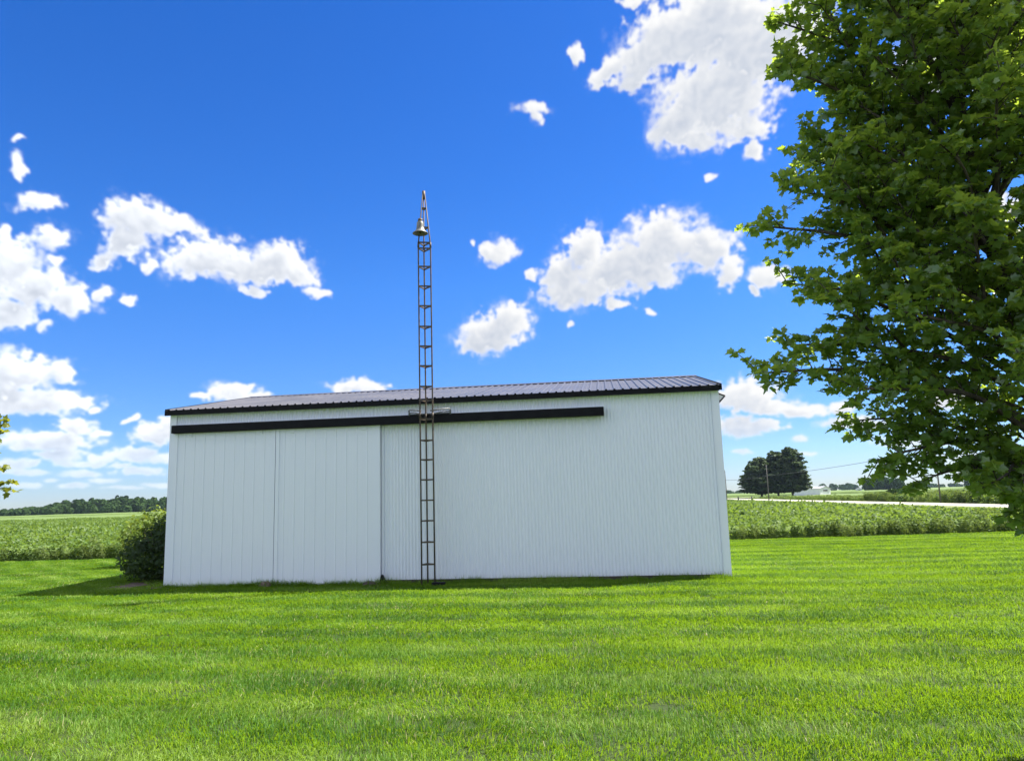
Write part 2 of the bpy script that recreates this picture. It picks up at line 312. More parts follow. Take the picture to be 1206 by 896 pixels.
def stripes(N, pos, t):
    # lush and dry bands left by the mower, light and shade of leaning blades painted in, broken up by longer streaks
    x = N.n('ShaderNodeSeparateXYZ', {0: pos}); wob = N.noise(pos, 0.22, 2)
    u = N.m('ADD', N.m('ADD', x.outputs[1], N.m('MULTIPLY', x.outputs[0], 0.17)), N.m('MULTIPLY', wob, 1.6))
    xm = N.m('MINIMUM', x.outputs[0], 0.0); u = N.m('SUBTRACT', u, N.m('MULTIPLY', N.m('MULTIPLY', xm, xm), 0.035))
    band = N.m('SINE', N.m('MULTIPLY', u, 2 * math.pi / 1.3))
    s = N.noise(N.n('ShaderNodeMapping', {'Vector': pos, 'Rotation': (0, 0, R(-7)), 'Scale': (0.20, 1.3, 1)}).outputs[0], 1.0, 4, 0.6, 0, 0.6)
    pt = N.noise(pos, 2.6, 3, 0.6)
    t = N.m('ADD', t, N.m('MULTIPLY_ADD', s, 1.3, -0.65)); t = N.m('ADD', t, N.m('MULTIPLY_ADD', pt, 0.6, -0.3))
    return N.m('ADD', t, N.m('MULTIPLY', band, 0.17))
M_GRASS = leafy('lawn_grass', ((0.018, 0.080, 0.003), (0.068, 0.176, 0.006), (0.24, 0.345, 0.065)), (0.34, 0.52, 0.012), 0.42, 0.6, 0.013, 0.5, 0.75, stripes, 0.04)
M_SOY = leafy('field_crop_leaf', ((0.040, 0.092, 0.012), (0.092, 0.162, 0.028), (0.18, 0.25, 0.06)), (0.27, 0.38, 0.035), 0.42, 0.55, 0.018, 0.12, 0.8)
M_WEED = leafy('roadside_weed', ((0.04, 0.085, 0.016), (0.09, 0.14, 0.032), (0.18, 0.215, 0.065)), (0.26, 0.34, 0.05), 0.4, 0.6, 0.012, 0.3, 0.9)
M_MAPLE = leafy('maple_leaf', ((0.052, 0.118, 0.024), (0.092, 0.185, 0.034), (0.18, 0.27, 0.048)), (0.58, 0.74, 0.06), 0.50, 0.40, 0.06, 0.9, 1.0)
M_YELLOWTREE = leafy('light_green_leaf', ((0.06, 0.10, 0.018), (0.11, 0.15, 0.03), (0.18, 0.2, 0.03)), (0.42, 0.42, 0.03), 0.45, 0.5, 0.02, 0.9)
M_BUSH = leafy('dark_shrub_leaf', ((0.010, 0.027, 0.006), (0.020, 0.047, 0.010), (0.050, 0.090, 0.018)), (0.16, 0.24, 0.03), 0.3, 0.5, 0.02, 1.5)
M_SHRUB = leafy('yellow_green_shrub_leaf', ((0.07, 0.12, 0.015), (0.13, 0.19, 0.025), (0.2, 0.25, 0.04)), (0.35, 0.42, 0.04), 0.4, 0.5, 0.02, 1.2)
M_PINE = leafy('pine_needles', ((0.020, 0.042, 0.014), (0.040, 0.068, 0.022), (0.080, 0.11, 0.034)), (0.09, 0.14, 0.02), 0.2, 0.6, 0.015, 0.25)
M_FARTREE = leafy('far_tree_leaf', ((0.020, 0.045, 0.016), (0.034, 0.064, 0.021), (0.055, 0.09, 0.028)), (0.07, 0.12, 0.03), 0.2, 0.7, 0.0, 0.10)

def ground_mat(name, a, b, c, s1, s2, bump=0.02):
    m, N = material(name); pos = N.n('ShaderNodeNewGeometry').outputs['Position']
    n1 = N.noise(N.n('ShaderNodeMapping', {'Vector': pos, 'Scale': (0.35, 1, 1), 'Rotation': (0, 0, R(-8))}).outputs[0], s1, 5, 0.6); n2 = N.noise(pos, s2, 4, 0.65)
    col = N.mix(N.step(n2, 0.3, 0.7), N.mix(N.step(n1, 0.35, 0.65), a, b), c)
    p = N.n('ShaderNodeBsdfPrincipled', {'Base Color': col, 'Roughness': 0.9, 'Specular IOR Level': 0.2})
    bn = N.n('ShaderNodeBump', {'Strength': 0.8, 'Distance': bump, 'Height': n2}); m.node_tree.links.new(bn.outputs[0], p.inputs['Normal'])
    m.node_tree.links.new(p.outputs[0], N.n('ShaderNodeOutputMaterial').inputs[0]); return m
M_GROUND = ground_mat('far_farmland', (0.13, 0.18, 0.05), (0.17, 0.215, 0.065), (0.11, 0.155, 0.045), 0.02, 0.6)
M_LAWNBASE = ground_mat('lawn_thatch', (0.035, 0.06, 0.012), (0.055, 0.08, 0.018), (0.035, 0.048, 0.016), 0.6, 25)
M_CANOPY = ground_mat('crop_canopy', (0.115, 0.17, 0.042), (0.155, 0.21, 0.06), (0.095, 0.145, 0.036), 0.10, 2.2, 0.15)
M_VERGE = ground_mat('mown_verge', (0.14, 0.17, 0.05), (0.18, 0.19, 0.07), (0.11, 0.15, 0.04), 0.2, 3)

# ------------------------------------------------------------------ ground, lawn, road
def sheet(name, pts, z, mat, kind='structure'):
    b = MB(); b.add([(x, y, z) for x, y in pts], [tuple(range(len(pts)))]); return tag(b.build(name, mat), kind=kind)
sheet('ground', [(-5000, -3000), (5000, -3000), (5000, 6000), (-5000, 6000)], 0, M_GROUND)
FIELD_Y = 26.9
sheet('lawn', [(-60, -30), (60, -30), (60, FIELD_Y), (-60, FIELD_Y)], 0.004, M_LAWNBASE)
RX = lambda y: 26.1 + 0.1375 * y              # centre line of the gravel road
HX = lambda y: 19.0 + 0.13 * y                # edge of the crop along the road
b = MB(); ys = list(range(20, 901, 20))
prof = [(-5.2, 0.002), (-1.8, 0.235), (0, 0.27), (1.8, 0.235), (5.2, 0.002)]
vs = [(RX(y) + dx, y, z) for y in ys for dx, z in prof]
k = len(prof); cols = {1: [], 0: []}
for i in range(len(ys) - 1):
    for j in range(k - 1): cols[1 if j in (1, 2) else 0].append((i * k + j, i * k + j + 1, (i + 1) * k + j + 1, (i + 1) * k + j))
b.add(vs, cols[1]); tag(b.build('gravel_road', M_ROAD), kind='structure')
b = MB(); b.add(vs, cols[0]); tag(b.build('road_verge', M_VERGE), kind='structure')
sheet('mown_grass', [(RX(60) + 5.2, 60), (RX(60) + 9, 60), (RX(230) + 70, 215), (RX(230) + 30, 245), (RX(230) + 5.2, 245)], 0.004, M_VERGE)
b = MB(); b.add([(-8.9, 16.5, .010), (-7.6, 16.35, .010), (-7.5, 17.6, .010), (-7.3, 20.5, .010), (-8.4, 20.5, .010), (-9.2, 18.4, .010)], [(0, 1, 2, 3, 4, 5)])
tag(b.build('bare_soil', M_DIRT), kind='structure')

# ------------------------------------------------------------------ the white metal barn
BA = Vector((-7.549, 16.453, 0)); BRZ = math.atan2(-0.11951735, 0.99283211); BL = 11.784; BW = 7.62; EH = 3.70; RH = 4.60
barn = thing('metal_barn', 'long white corrugated metal barn with dark roof and two sliding doors', 'barn', BA, BRZ)
BM = Matrix.Translation(BA) @ Matrix.Rotation(BRZ, 4, 'Z')
def corrugated(width, pitch, depth, z0, top, seg=6):
    n = int(round(width / pitch)) * seg; bm = MB(); vs = []
    for i in range(n + 1):
        x = width * i / n; d = -depth * math.cos(2 * math.pi * i / seg) - (0.0015 if i < seg // 2 else 0)
        vs += [(x, d, z0), (x, d, top(x) if callable(top) else top)]
    bm.add(vs, [(2 * i, 2 * i + 2, 2 * i + 3, 2 * i + 1) for i in range(n)], True); return bm
NS = 17; sw = BL / NS
me = corrugated(sw, sw / 10, 0.0105, 0.075, EH + 0.03).mesh('siding_sheet', M_WHITE)
for i in range(NS):
    o = obj('siding_sheet', me, barn, (i * sw, 0, 0))
    o.rotation_euler = (R(random.uniform(-.02, .02)), 0, 0)
# gable ends and back wall
gt = lambda x: RH - 0.05 - (RH - 3.78) * abs(x - BW / 2) / (BW / 2 + 0.14)
me = corrugated(BW, BW / 120, 0.0065, 0.075, gt, 4).mesh('gable_wall', M_WHITE)
o = obj('gable_wall', me, barn, (BL, 0, 0)); o.rotation_euler.z = R(90)
o = obj('gable_wall', me, barn, (0, BW, 0)); o.rotation_euler.z = R(-90)
o = obj('back_wall', corrugated(BL, BL / 170, 0.0065, 0.075, EH + 0.03, 4).mesh('back_wall', M_WHITE), barn, (BL, BW, 0)); o.rotation_euler.z = R(180)
# corner trims, base boards
for x0, x1, y0, y1 in ((-0.012, 0.125, -0.028, -0.010), (BL - 0.125, BL + 0.012, -0.028, -0.010), (-0.012, 0.125, BW + .010, BW + .028), (BL - 0.125, BL + 0.012, BW + .010, BW + .028)):
    b = MB(); b.box(x0, x1, y0, y1, 0.05, EH); s = -1 if x0 < 1 else 1
    xa = -0.030 if x0 < 1 else BL + 0.012
    ya, yb = (y0, 0.125) if y0 < 1 else (BW - 0.125, y1)
    b.box(xa, xa + 0.018, ya, yb, 0.05, EH)
    xm = x1 - 0.012 if x0 < 1 else x0                    # raised inner lip
    b.box(xm, xm + 0.012, y0 - 0.012, y0 - 0.0005, 0.05, EH - .003) if y0 < 1 else None
    b.build('corner_trim', M_WHITE, barn)
b = MB(); b.box(4.80, BL - 0.01, -0.022, 0.02, -0.02, 0.085); b.build('base_board', M_INNER, barn)
b = MB(); b.box(0.01, 4.78, -0.012, 0.02, -0.02, 0.065); b.build('base_board', M_INNER, barn)
b = MB(); b.box(-.008, .02, 0.01, BW - .01, -.02, .085); b.build('base_board', M_INNER, barn)
b = MB(); b.box(BL - .02, BL + .008, 0.01, BW - .01, -.02, .085); b.build('base_board', M_INNER, barn)
b = MB(); b.box(0.01, BL - .01, BW - .02, BW + .01, -.02, .085); b.build('base_board', M_INNER, barn)
# roof
OV = 0.075; slope = (RH - 3.80) / (BW / 2 + 0.16); NR = 14; rw = (BL + 2 * OV) / NR; SL = BW / 2 + 0.16
def roof_sheet():
    b = MB(); p = rw / 5; xs = [(0, 0)]
    for i in range(5):
        c = p * (i + 0.5); xs += [(c - .026, 0), (c - .013, .022), (c + .013, .022), (c + .026, 0)]
        if i < 4: xs += [(c + p / 2 - .012, 0), (c + p / 2, .004), (c + p / 2 + .012, 0)]
    xs += [(rw + .004, 0.0015)]
    vs = []
    for x, h in xs: vs += [(x, -SL, 3.80 + h), (x, 0.0, RH + h)]
    b.add(vs, [(2 * i, 2 * i + 2, 2 * i + 3, 2 * i + 1) for i in range(len(xs) - 1)])
    return b.mesh('roof_sheet', M_ROOF)
me = roof_sheet()
for i in range(NR):
    obj('roof_sheet', me, barn, (-OV + i * rw, BW / 2, 0))
for i in range(NR):
    o = obj('roof_sheet', me, barn, (BL + OV - i * rw, BW / 2, 0)); o.rotation_euler.z = math.pi
b = MB(); x0, x1 = -OV - 0.01, BL + OV + 0.01
prof = [(-0.17, RH - 0.17 * slope + .026), (-0.05, RH + .022), (0, RH + .040), (0.05, RH + .022), (0.17, RH - 0.17 * slope + .026)]
vs = [(x, BW / 2 + y, z) for x in (x0, x1) for y, z in prof]; b.add(vs, [(i, i + 1, i + 6, i + 5) for i in range(4)]); b.build('ridge_cap', M_ROOF, barn)
# fascia boards, rakes, soffits
for y0, y1 in ((-0.165, -0.130), (BW + .130, BW + .165)):
    b = MB(); b.box(-0.088, BL + 0.03, y0, y1, 3.688, 3.792); b.build('fascia', M_BLACK, barn)
for y0, y1 in ((-0.130, 0.0), (BW, BW + .130)):
    b = MB(); b.box(-0.02, BL + 0.015, y0 + .002, y1 - .002, 3.700, 3.712); b.build('soffit', M_WHITE, barn)
for xa, xb in ((-OV - .010, -OV + .016), (BL + OV - .016, BL + OV + .010)):
    for s in (-1, 1):
        b = MB(); ye = BW / 2 + s * (SL - 0.003)
        vs = []
        for x in (xa, xb):
            vs += [(x, ye, 3.80 - .105), (x, ye, 3.80 + .028), (x, BW / 2, RH + .026), (x, BW / 2, RH - .14)]
        b.add(vs, [(0, 1, 2, 3), (4, 7, 6, 5), (0, 4, 5, 1), (1, 5, 6, 2), (3, 2, 6, 7), (0, 3, 7, 4)]); b.build('rake_board', M_BLACK, barn)
for xa, xb in ((-OV + .016, -.031), (BL + .031, BL + OV - .016)):
    for s in (-1, 1):
        b = MB(); ye = BW / 2 + s * (SL - 0.03)
        b.add([(xa, ye, 3.70), (xb, ye, 3.70), (xb, BW / 2, RH - .10), (xa, BW / 2, RH - .10)], [(0, 1, 2, 3)]); b.build('gable_soffit', M_WHITE, barn)
# small boxed eave return at the right hand corner
b = MB(); tri = [(BL + .014, 3.665), (BL + .165, 3.600), (BL + .035, 3.465)]
vs = [(x, y, z) for y in (0.06, 0.30) for x, z in tri]; b.add(vs, [(0, 1, 2), (3, 5, 4), (0, 3, 4, 1), (1, 4, 5, 2), (2, 5, 3, 0)]); er = b.build('eave_return', M_SHEDWALL, barn)
b = MB()
for (p, q) in ((tri[0], tri[1]), (tri[1], tri[2]), (tri[2], tri[0])): b.tube([(p[0], 0.05, p[1]), (q[0], 0.05, q[1])], 0.014, 4)
b.build('return_frame', M_BLACK, er)
# door track and doors
b = MB(); b.box(0.105, 9.49, -0.205, -0.045, 3.285, 3.46); b.build('door_track', M_BLACK, barn, bevel=0.008)
b = MB(); b.box(0.105, 9.49, -0.045, -0.012, 3.452, 3.474); b.build('track_flashing', M_WHITE, barn)
DP = 0.2286
def door(x0, x1, y, z0, first):
    w = x1 - x0; b = MB(); vs = []; xs = [(0.075, 0)]; c = 0.075 + first
    while c < w - 0.09:
        xs += [(c - .022, 0), (c - .010, -.010), (c + .010, -.010), (c + .022, 0)]
        c2 = c + DP / 2
        if c2 < w - .1: xs += [(c2 - .012, 0), (c2, -.003), (c2 + .012, 0)]
        c += DP
    xs += [(w - 0.075, 0)]
    for x, d in xs: vs += [(x, d, z0), (x, d, 3.288)]
    b.add(vs, [(2 * i, 2 * i + 2, 2 * i + 3, 2 * i + 1) for i in range(len(xs) - 1)])
    d = b.build('sliding_door', M_WHITE, barn, (x0, y, 0))
    for a, c in ((0, 0.076), (w - 0.076, w)):
        t = MB(); t.box(a, c, -0.020, 0.045, z0 - .004, 3.286); t.build('door_edge_trim', M_WHITE, d)
    t = MB(); t.box(0.078, w - .078, -0.018, 0.045, z0 - .02, z0 + .03); t.build('door_bottom_rail', M_WHITE, d)
    for hx in (0.35, w - 0.35):
        t = MB(); t.box(hx - .05, hx + .05, -.024, -.006, 3.20, 3.283); t.tube([(hx, -.03, 3.24), (hx, -.02, 3.24)], .014, 6); t.build('hanger_bracket', M_WHITE, d)
    return d
door(0.135, 2.452, -0.088, 0.055, 0.16); door(2.468, 4.765, -0.092, 0.03, 0.11)
# door guides on the ground
b = MB(); b.add([(4.77, -.20, 0), (4.98, -.20, 0), (4.98, -.06, 0), (4.77, -.06, 0), (4.79, -.19, .13), (4.88, -.19, .10), (4.88, -.09, .10), (4.79, -.09, .13), (4.80, -.15, .21), (4.84, -.15, .20), (4.84, -.11, .20), (4.80, -.11, .21)],
     [(0, 1, 5, 4), (1, 2, 6, 5), (2, 3, 7, 6), (3, 0, 4, 7), (4, 5, 9, 8), (5, 6, 10, 9), (6, 7, 11, 10), (7, 4, 8, 11), (8, 9, 10, 11)])
b.build('door_guide', M_BLACK, barn, bevel=.006)
def lump(name, label, cat, x, y, sx, sy, sz, mat, seed):
    r = random.Random(seed); b = MB(); n = 9; vs = []; fs = []
    for k, (rr, z) in enumerate(((1.0, 0), (1.04, .35), (.86, .75), (.45, .98))):
        for i in range(n):
            a = 2 * math.pi * i / n; j = 1 + r.uniform(-.16, .16); vs.append((math.cos(a) * sx * rr * j, math.sin(a) * sy * rr * j, sz * z * (1 + r.uniform(-.12, .12))))
    for k in range(3):
        for i in range(n): fs.append((k * n + i, k * n + (i + 1) % n, (k + 1) * n + (i + 1) % n, (k + 1) * n + i))
    fs.append(tuple(3 * n + i for i in range(n)))
    b.add(vs, fs); o = b.build(name, mat, None, BM @ Vector((x, y, 0))); o.rotation_euler.z = BRZ; return tag(o, label, cat)
lump('stone', 'reddish brown stone lying against the white barn where its two sliding doors meet', 'stone', 2.36, -.25, .13, .085, .12, M_BRICK, 3)
lump('stone', 'dark low stone in the grass at the right edge of the barn sliding doors', 'stone', 4.60, -.24, .17, .09, .09, M_INNER, 5)

# ------------------------------------------------------------------ lattice tower with the bell
M_BRACKET = solid('galvanised_bracket', (0.12, 0.12, 0.125), (0.18, 0.18, 0.185), 0.5, 6)
TC = BM @ Vector((5.845, -0.40, 0)); TR = 0.150; d0 = R(46)
tower = thing('lattice_tower', 'slender rusty lattice tower standing in front of the white barn', 'tower', TC, BRZ)
ang = [math.pi + d0, math.pi + d0 + 2 * math.pi / 3, math.pi + d0 + 4 * math.pi / 3]
ang = [-math.pi + d0 + 2 * math.pi / 3 * k + 0 for k in range(3)]
def leg_r(z): return TR if z < 7.05 else TR * (1 - (z - 7.05) / 1.21 * 0.86)
def corner(k, z): return Vector((math.cos(ang[k]) * leg_r(z), math.sin(ang[k]) * leg_r(z), z))
for k in range(3):
    b = MB(); b.tube([corner(k, 0), corner(k, 3.4), corner(k, 7.05), corner(k, 8.26)], [.0165, .0165, .0155, .012], 8)
    for z in (3.40, 7.06): b.tube([corner(k, z - .06), corner(k, z + .06)], .023, 8)
    b.build('leg', M_RUST, tower)
def ring(name, z, h, t):
    b = MB()
    for k in range(3):
        p, q = corner(k, z), corner((k + 1) % 3, z); dr = (q - p).normalized(); n = dr.cross(Vector((0, 0, 1)))
        M = Matrix((dr, n, Vector((0, 0, 1)))).transposed().to_4x4(); M.translation = p
        b.box(0, (q - p).length, -t, t, -h, h, M)
    return b.build(name, M_RUST, tower)
for z in (.418, .853, 1.275, 1.683, 2.095, 2.50, 2.895, 3.334, 3.725, 4.01, 4.442, 4.859, 5.28, 5.723, 6.151, 6.582, 6.985, 7.115, 7.46, 7.90):
    ring('cross_brace', z, .014, .011)
b = MB(); b.tube([(0, 0, 8.12), (0, 0, 8.30)], .035, 8); b.build('top_cap', M_RUST, tower)
b = MB()
for sx in (-1, 1):
    xe = -0.41 if sx < 0 else 0.47
    b.tube([(sx * .10, -.05, 3.50), (xe * .55, 0.02, 3.53), (xe - sx * .03, .10, 3.55), (xe, .17, 3.54), (xe, .19, 3.50), (xe, .19, 3.44)], .017, 6)
    b.tube([(sx * .10, .12, 3.45), (xe * .7, .14, 3.50), (xe, .19, 3.50)], .012, 6)
b.tube([(-.41, .19, 3.47), (.47, .19, 3.47)], .012, 6)
b.build('wall_bracket', M_BRACKET, tower)
b = MB(); b.box(.10, .36, -.14, -.02, -.01, .075); b.build('footing_block', M_BLACK, tower, bevel=.006)
# bell
BC = BM @ Vector((5.815, -0.62, 7.26))
bell = thing('bell', 'grey metal bell hanging near the top of the lattice tower', 'bell', BC, BRZ); bell.scale = (.90, .90, .95)
b = MB(); b.lathe([(.179, 0), (.184, .004), (.180, .014), (.150, .035), (.118, .062), (.098, .095), (.088, .14), (.083, .20), (.081, .245), (.072, .27), (.045, .285), (.0, .288)], (0, 0, 0), 32)
b.lathe([(.0, .262), (.055, .255), (.070, .235), (.075, .14), (.085, .095), (.108, .058), (.142, .028), (.179, 0)], (0, 0, 0), 32); b.build('bell_shell', M_BELL, bell)
b = MB(); b.tube([(0, 0, .25), (.004, 0, .05)], .008, 6); b.lathe([(0, -.02), (.024, -.008), (.03, .015), (.02, .04), (0, .05)], (.004, 0, 0.01), 12); b.build('clapper', M_RUST, bell)
b = MB(); b.lathe([(.05, .283), (.055, .30), (.055, .335), (.04, .35), (0, .352)], (0, 0, 0), 16); b.tube([(0, 0, .33), (.0, .05, .36), (.0, .12, .37)], .016, 8); b.tube([(-.06, .03, .345), (.06, .03, .345)], .012, 6); b.build('bell_yoke', M_RUST, bell)

# ------------------------------------------------------------------ instanced plants (stuff)
def scatter(name, protos, P, rot, scl, idx, kind='stuff', tilt=None):
    """one object: copies of the proto meshes on points, by geometry nodes"""
    c = bpy.data.collections.new(name + '_clumps')
    for i, me in enumerate(protos):
        o = bpy.data.objects.new('%s_clump_%02d' % (name, i), me); c.objects.link(o)
    me = bpy.data.meshes.new(name); me.vertices.add(len(P)); me.vertices.foreach_set('co', np.ascontiguousarray(P, np.float32).ravel())
    for nm, ty, arr in (('rot', 'FLOAT', rot), ('scl', 'FLOAT', scl), ('idx', 'INT', idx)):
        a = me.attributes.new(nm, ty, 'POINT'); a.data.foreach_set('value', np.ascontiguousarray(arr, np.int32 if ty == 'INT' else np.float32))
    o = obj(name, me); tag(o, kind=kind)
    t = bpy.data.node_groups.new(name + '_scatter', 'GeometryNodeTree')
    t.interface.new_socket('Geometry', in_out='INPUT', socket_type='NodeSocketGeometry'); t.interface.new_socket('Geometry', in_out='OUTPUT', socket_type='NodeSocketGeometry')
    N = NT(t); gi = N.n('NodeGroupInput'); go = N.n('NodeGroupOutput')
    ci = N.n('GeometryNodeCollectionInfo', {'Separate Children': True, 'Reset Children': True}, transform_space='ORIGINAL'); ci.inputs['Collection'].default_value = c
    def at_(nm, ty):
        x = t.nodes.new('GeometryNodeInputNamedAttribute'); x.data_type = ty; x.inputs['Name'].default_value = nm
        return next(s for s in x.outputs if s.enabled and s.name == 'Attribute')
    rv = N.n('ShaderNodeCombineXYZ', {2: at_('rot', 'FLOAT')}).outputs[0]
    ip = t.nodes.new('GeometryNodeInstanceOnPoints'); ip.inputs['Pick Instance'].default_value = True
    t.links.new(gi.outputs[0], ip.inputs['Points']); t.links.new(ci.outputs[0], ip.inputs['Instance'])
    t.links.new(at_('idx', 'INT'), ip.inputs['Instance Index']); t.links.new(rv, ip.inputs['Rotation'])
    t.links.new(at_('scl', 'FLOAT'), ip.inputs['Scale'])
    t.links.new(ip.outputs[0], go.inputs[0])
    md = o.modifiers.new('scatter', 'NODES'); md.node_group = t; return o

def grass_patch(n, half, hmin, hmax, w, lean, seed, mat=None):
    r = np.random.default_rng(seed)
    p = np.c_[r.uniform(-half, half, n), r.uniform(-half, half, n), np.zeros(n)]
    h = r.uniform(hmin, hmax, n) * (0.75 + 0.5 * r.random(n)); a = r.uniform(0, 2 * np.pi, n); wd = w * r.uniform(.6, 1.2, n)
    bend = r.normal(0, .5, (n, 2)) + np.array([lean, 0]); 
    sx, sy = np.cos(a) * wd / 2, np.sin(a) * wd / 2
    side = np.c_[sx, sy, np.zeros(n)]
    mid = p + np.c_[bend[:, 0] * h * .30, bend[:, 1] * h * .30, h * .58]
    tip = p + np.c_[bend[:, 0] * h * .95, bend[:, 1] * h * .95, h * np.clip(1.05 - .35 * (bend ** 2).sum(1), .35, 1.05)]
    V = np.stack([p - side, p + side, mid - side * .8, mid + side * .8, tip], 1).reshape(-1, 3)
    o = np.arange(n)[:, None] * 5
    F = np.concatenate([o + np.array([[0, 1, 3]]), o + np.array([[0, 3, 2]]), o + np.array([[2, 3, 4]])])
    return np_mesh('grass_clump', V, F, mat or M_GRASS)
protos = [grass_patch(760, .30, .034, .072, .0064, .7, 100 + i) for i in range(4)] + \
         [grass_patch(560, .30, .030, .062, .0092, .7, 120 + i) for i in range(3)] + \
         [grass_patch(340, .30, .035, .055, .014, .7, 130 + i) for i in range(2)] + \
         [grass_patch(90, .16, .07, .17, .007, .1, 140 + i) for i in range(2)]
pts = []; rots = []; scs = []; ids = []
BI = BM.inverted()
y = 3.4
while y < FIELD_Y:
    x = -(0.72 * y + 2.5)
    while x < 0.74 * y + 2.5:
        px, py = x + random.uniform(-.12, .12), y + random.uniform(-.12, .12)
        l = BI @ Vector((px, py, 0))
        inside = -0.02 < l.x < BL + .02 and -0.05 < l.y < BW + .02
        soil = -9.0 < px < -7.4 and 16.7 < py < 20.3
        if not inside and not (soil and random.random() < .8) and py < FIELD_Y - .1:
            s = py + 0.10 * px + 0.012 * (px + 3) ** 2 * (1 if px < -3 else 0.15) + 0.10 * math.sin(px * .35)
            band = int(math.floor(s / 0.62)) % 2
            pts.append((px, py, 0.0)); rots.append((R(80) if band else R(-100)) + random.gauss(0, .45))
            scs.append(random.uniform(.85, 1.2)); d = math.hypot(px, py)
            ids.append(random.randrange(0, 4) if d < 9.5 else random.randrange(4, 7) if d < 17 else random.randrange(7, 9))
        x += 0.42
    y += 0.42
for i in range(260):                       # longer unmown grass against the barn foot
    sx = random.uniform(0.0, BL); p = BM @ Vector((sx, random.uniform(-.22, -.06), 0))
    pts.append((p.x, p.y, 0)); rots.append(random.uniform(0, 6.28)); scs.append(random.uniform(.4, 1.0) * (1.25 if abs(sx - 4.65) < .3 or abs(sx - 2.5) < .25 else 1)); ids.append(random.randrange(9, 11))
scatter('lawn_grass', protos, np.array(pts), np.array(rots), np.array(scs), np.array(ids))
print('grass patches', len(pts))

# field crop: leafy plants in rows, wide clumps further out
LEAF4 = (np.array([[0, 0, 0], [.34, .38, .05], [.28, .75, .03], [0, 1.05, -.12], [-.28, .75, .03], [-.34, .38, .05], [0, .5, -.02]]) , np.array([[0, 1, 6], [1, 2, 6], [2, 3, 6], [3, 4, 6], [4, 5, 6], [5, 0, 6]]))
LEAF2 = (np.array([[0, 0, 0], [.32, .5, .06], [0, 1.05, -.1], [-.32, .5, .06]]), np.array([[0, 1, 2], [0, 2, 3]]))
def plant(n, h, spread, size, seed, mat, narrow=1.0, tpl=LEAF2, low=.12):
    r = np.random.default_rng(seed)
    z = h * (low + (1 - low) * r.random(n) ** .75); a = r.uniform(0, 2 * np.pi, n)
    rad = spread * (0.35 + .65 * r.random(n)) * (1.05 - .55 * (z / h) ** 2)
    P = np.c_[np.cos(a) * rad, np.sin(a) * rad, z]
    nr = np.c_[np.cos(a) * .75 + r.normal(0, .45, n), np.sin(a) * .75 + r.normal(0, .45, n), .75 + r.random(n) * .5]
    V, F = stamp(tpl[0] * np.array([narrow, 1, 1]), tpl[1], P, frames(nr, r.uniform(0, 2 * np.pi, n)), size * r.uniform(.6, 1.25, n))
    b = MB(); b.tube([(0, 0, 0), (0.02, 0, h * .5), (0, .02, h * .9)], [.006, .005, .003], 3, False)
    SV = np.array(b.v); SF = np.array([[f[0], f[1], f[2]] for f in b.f] + [[f[0], f[2], f[3]] for f in b.f]) + len(V)
    return np_mesh('crop_plant', np.r_[V, SV], np.r_[F, SF], mat)
near = [plant(95, random.uniform(.46, .56), .21, .105, 200 + i, M_SOY) for i in range(6)]
far_ = [plant(110, random.uniform(.44, .52), .55, .17, 220 + i, M_SOY) for i in range(4)]
pts = []; rots = []; scs = []; ids = []
def in_view(x, y): return -0.76 * y - 2 < x < -0.36 * y or 0.20 * y < x < 0.76 * y + 2
y = FIELD_Y + .25
while y < 150:
    step = .26 if y < 40 else .55 if y < 75 else .85
    x = -0.76 * y - 2
    while x < .76 * y + 2:
        px, py = x + random.uniform(-.12, .12), y + random.uniform(-.1, .1)
        if in_view(px, py) and (px < 0 or px < HX(py) - .2):
            pts.append((px, py, 0)); rots.append(random.uniform(0, 6.28))
            wv = 1 + .10 * math.sin(px * .5 + 1.3 * math.sin(py * .3)) + .06 * math.sin(px * 1.7 + py)
            scs.append(random.uniform(.82, 1.12) * wv); ids.append(random.randrange(0, 6) if y < 40 else random.randrange(6, 10))
        x += step
    y += .40 if y < 40 else step * 1.1
for i in range(150):                        # ragged, weedy margin along the lawn
    x = random.choice((random.uniform(-22, -11), random.uniform(6, 21))); pts.append((x, FIELD_Y + random.gauss(.0, .14), 0)); rots.append(random.uniform(0, 6.28))
    scs.append(random.uniform(.25, .62) * (1.35 if random.random() < .08 else 1)); ids.append(random.randrange(10, 13))
near_weeds = [plant(70, .9, .30, .20, 240 + i, M_WEED, .35, LEAF2) for i in range(3)]
scatter('crop_plants', near + far_ + near_weeds, np.array(pts), np.array(rots), np.array(scs), np.array(ids))
print('crop plants', len(pts))
# closed canopy between and beyond the plants one can tell apart
def canopy(name, x0, x1, y0, y1, n, m, z, amp, mat, xlim=None):
    X, Y = np.meshgrid(np.linspace(0, 1, n), np.linspace(0, 1, m)); yy = y0 + (y1 - y0) * Y ** 1.8
    xa = x0(yy) if callable(x0) else x0; xb = x1(yy) if callable(x1) else x1
    xx = xa + (xb - xa) * X; zz = z + amp * rng.normal(size=xx.shape); zz[0] = 0.0; zz[:, 0] = 0; zz[:, -1] = 0
    V = np.stack([xx, yy, zz], 2).reshape(-1, 3); i = np.arange(n * m).reshape(m, n)
    F = np.stack([i[:-1, :-1], i[:-1, 1:], i[1:, 1:], i[1:, :-1]], 2).reshape(-1, 4)
    return tag(obj(name, np_mesh(name, V, F, mat)), kind='stuff')
canopy('crop_canopy', lambda y: -0.8 * y - 60, HX, FIELD_Y + .4, 408, 220, 320, .34, .05, M_CANOPY)
canopy('far_crop_field', lambda y: RX(y) + 5.6 + np.clip(y - 60, 0, 60) * .1, lambda y: 1.0 * y + 60, 62, 215, 120, 90, .30, .10, M_CANOPY)
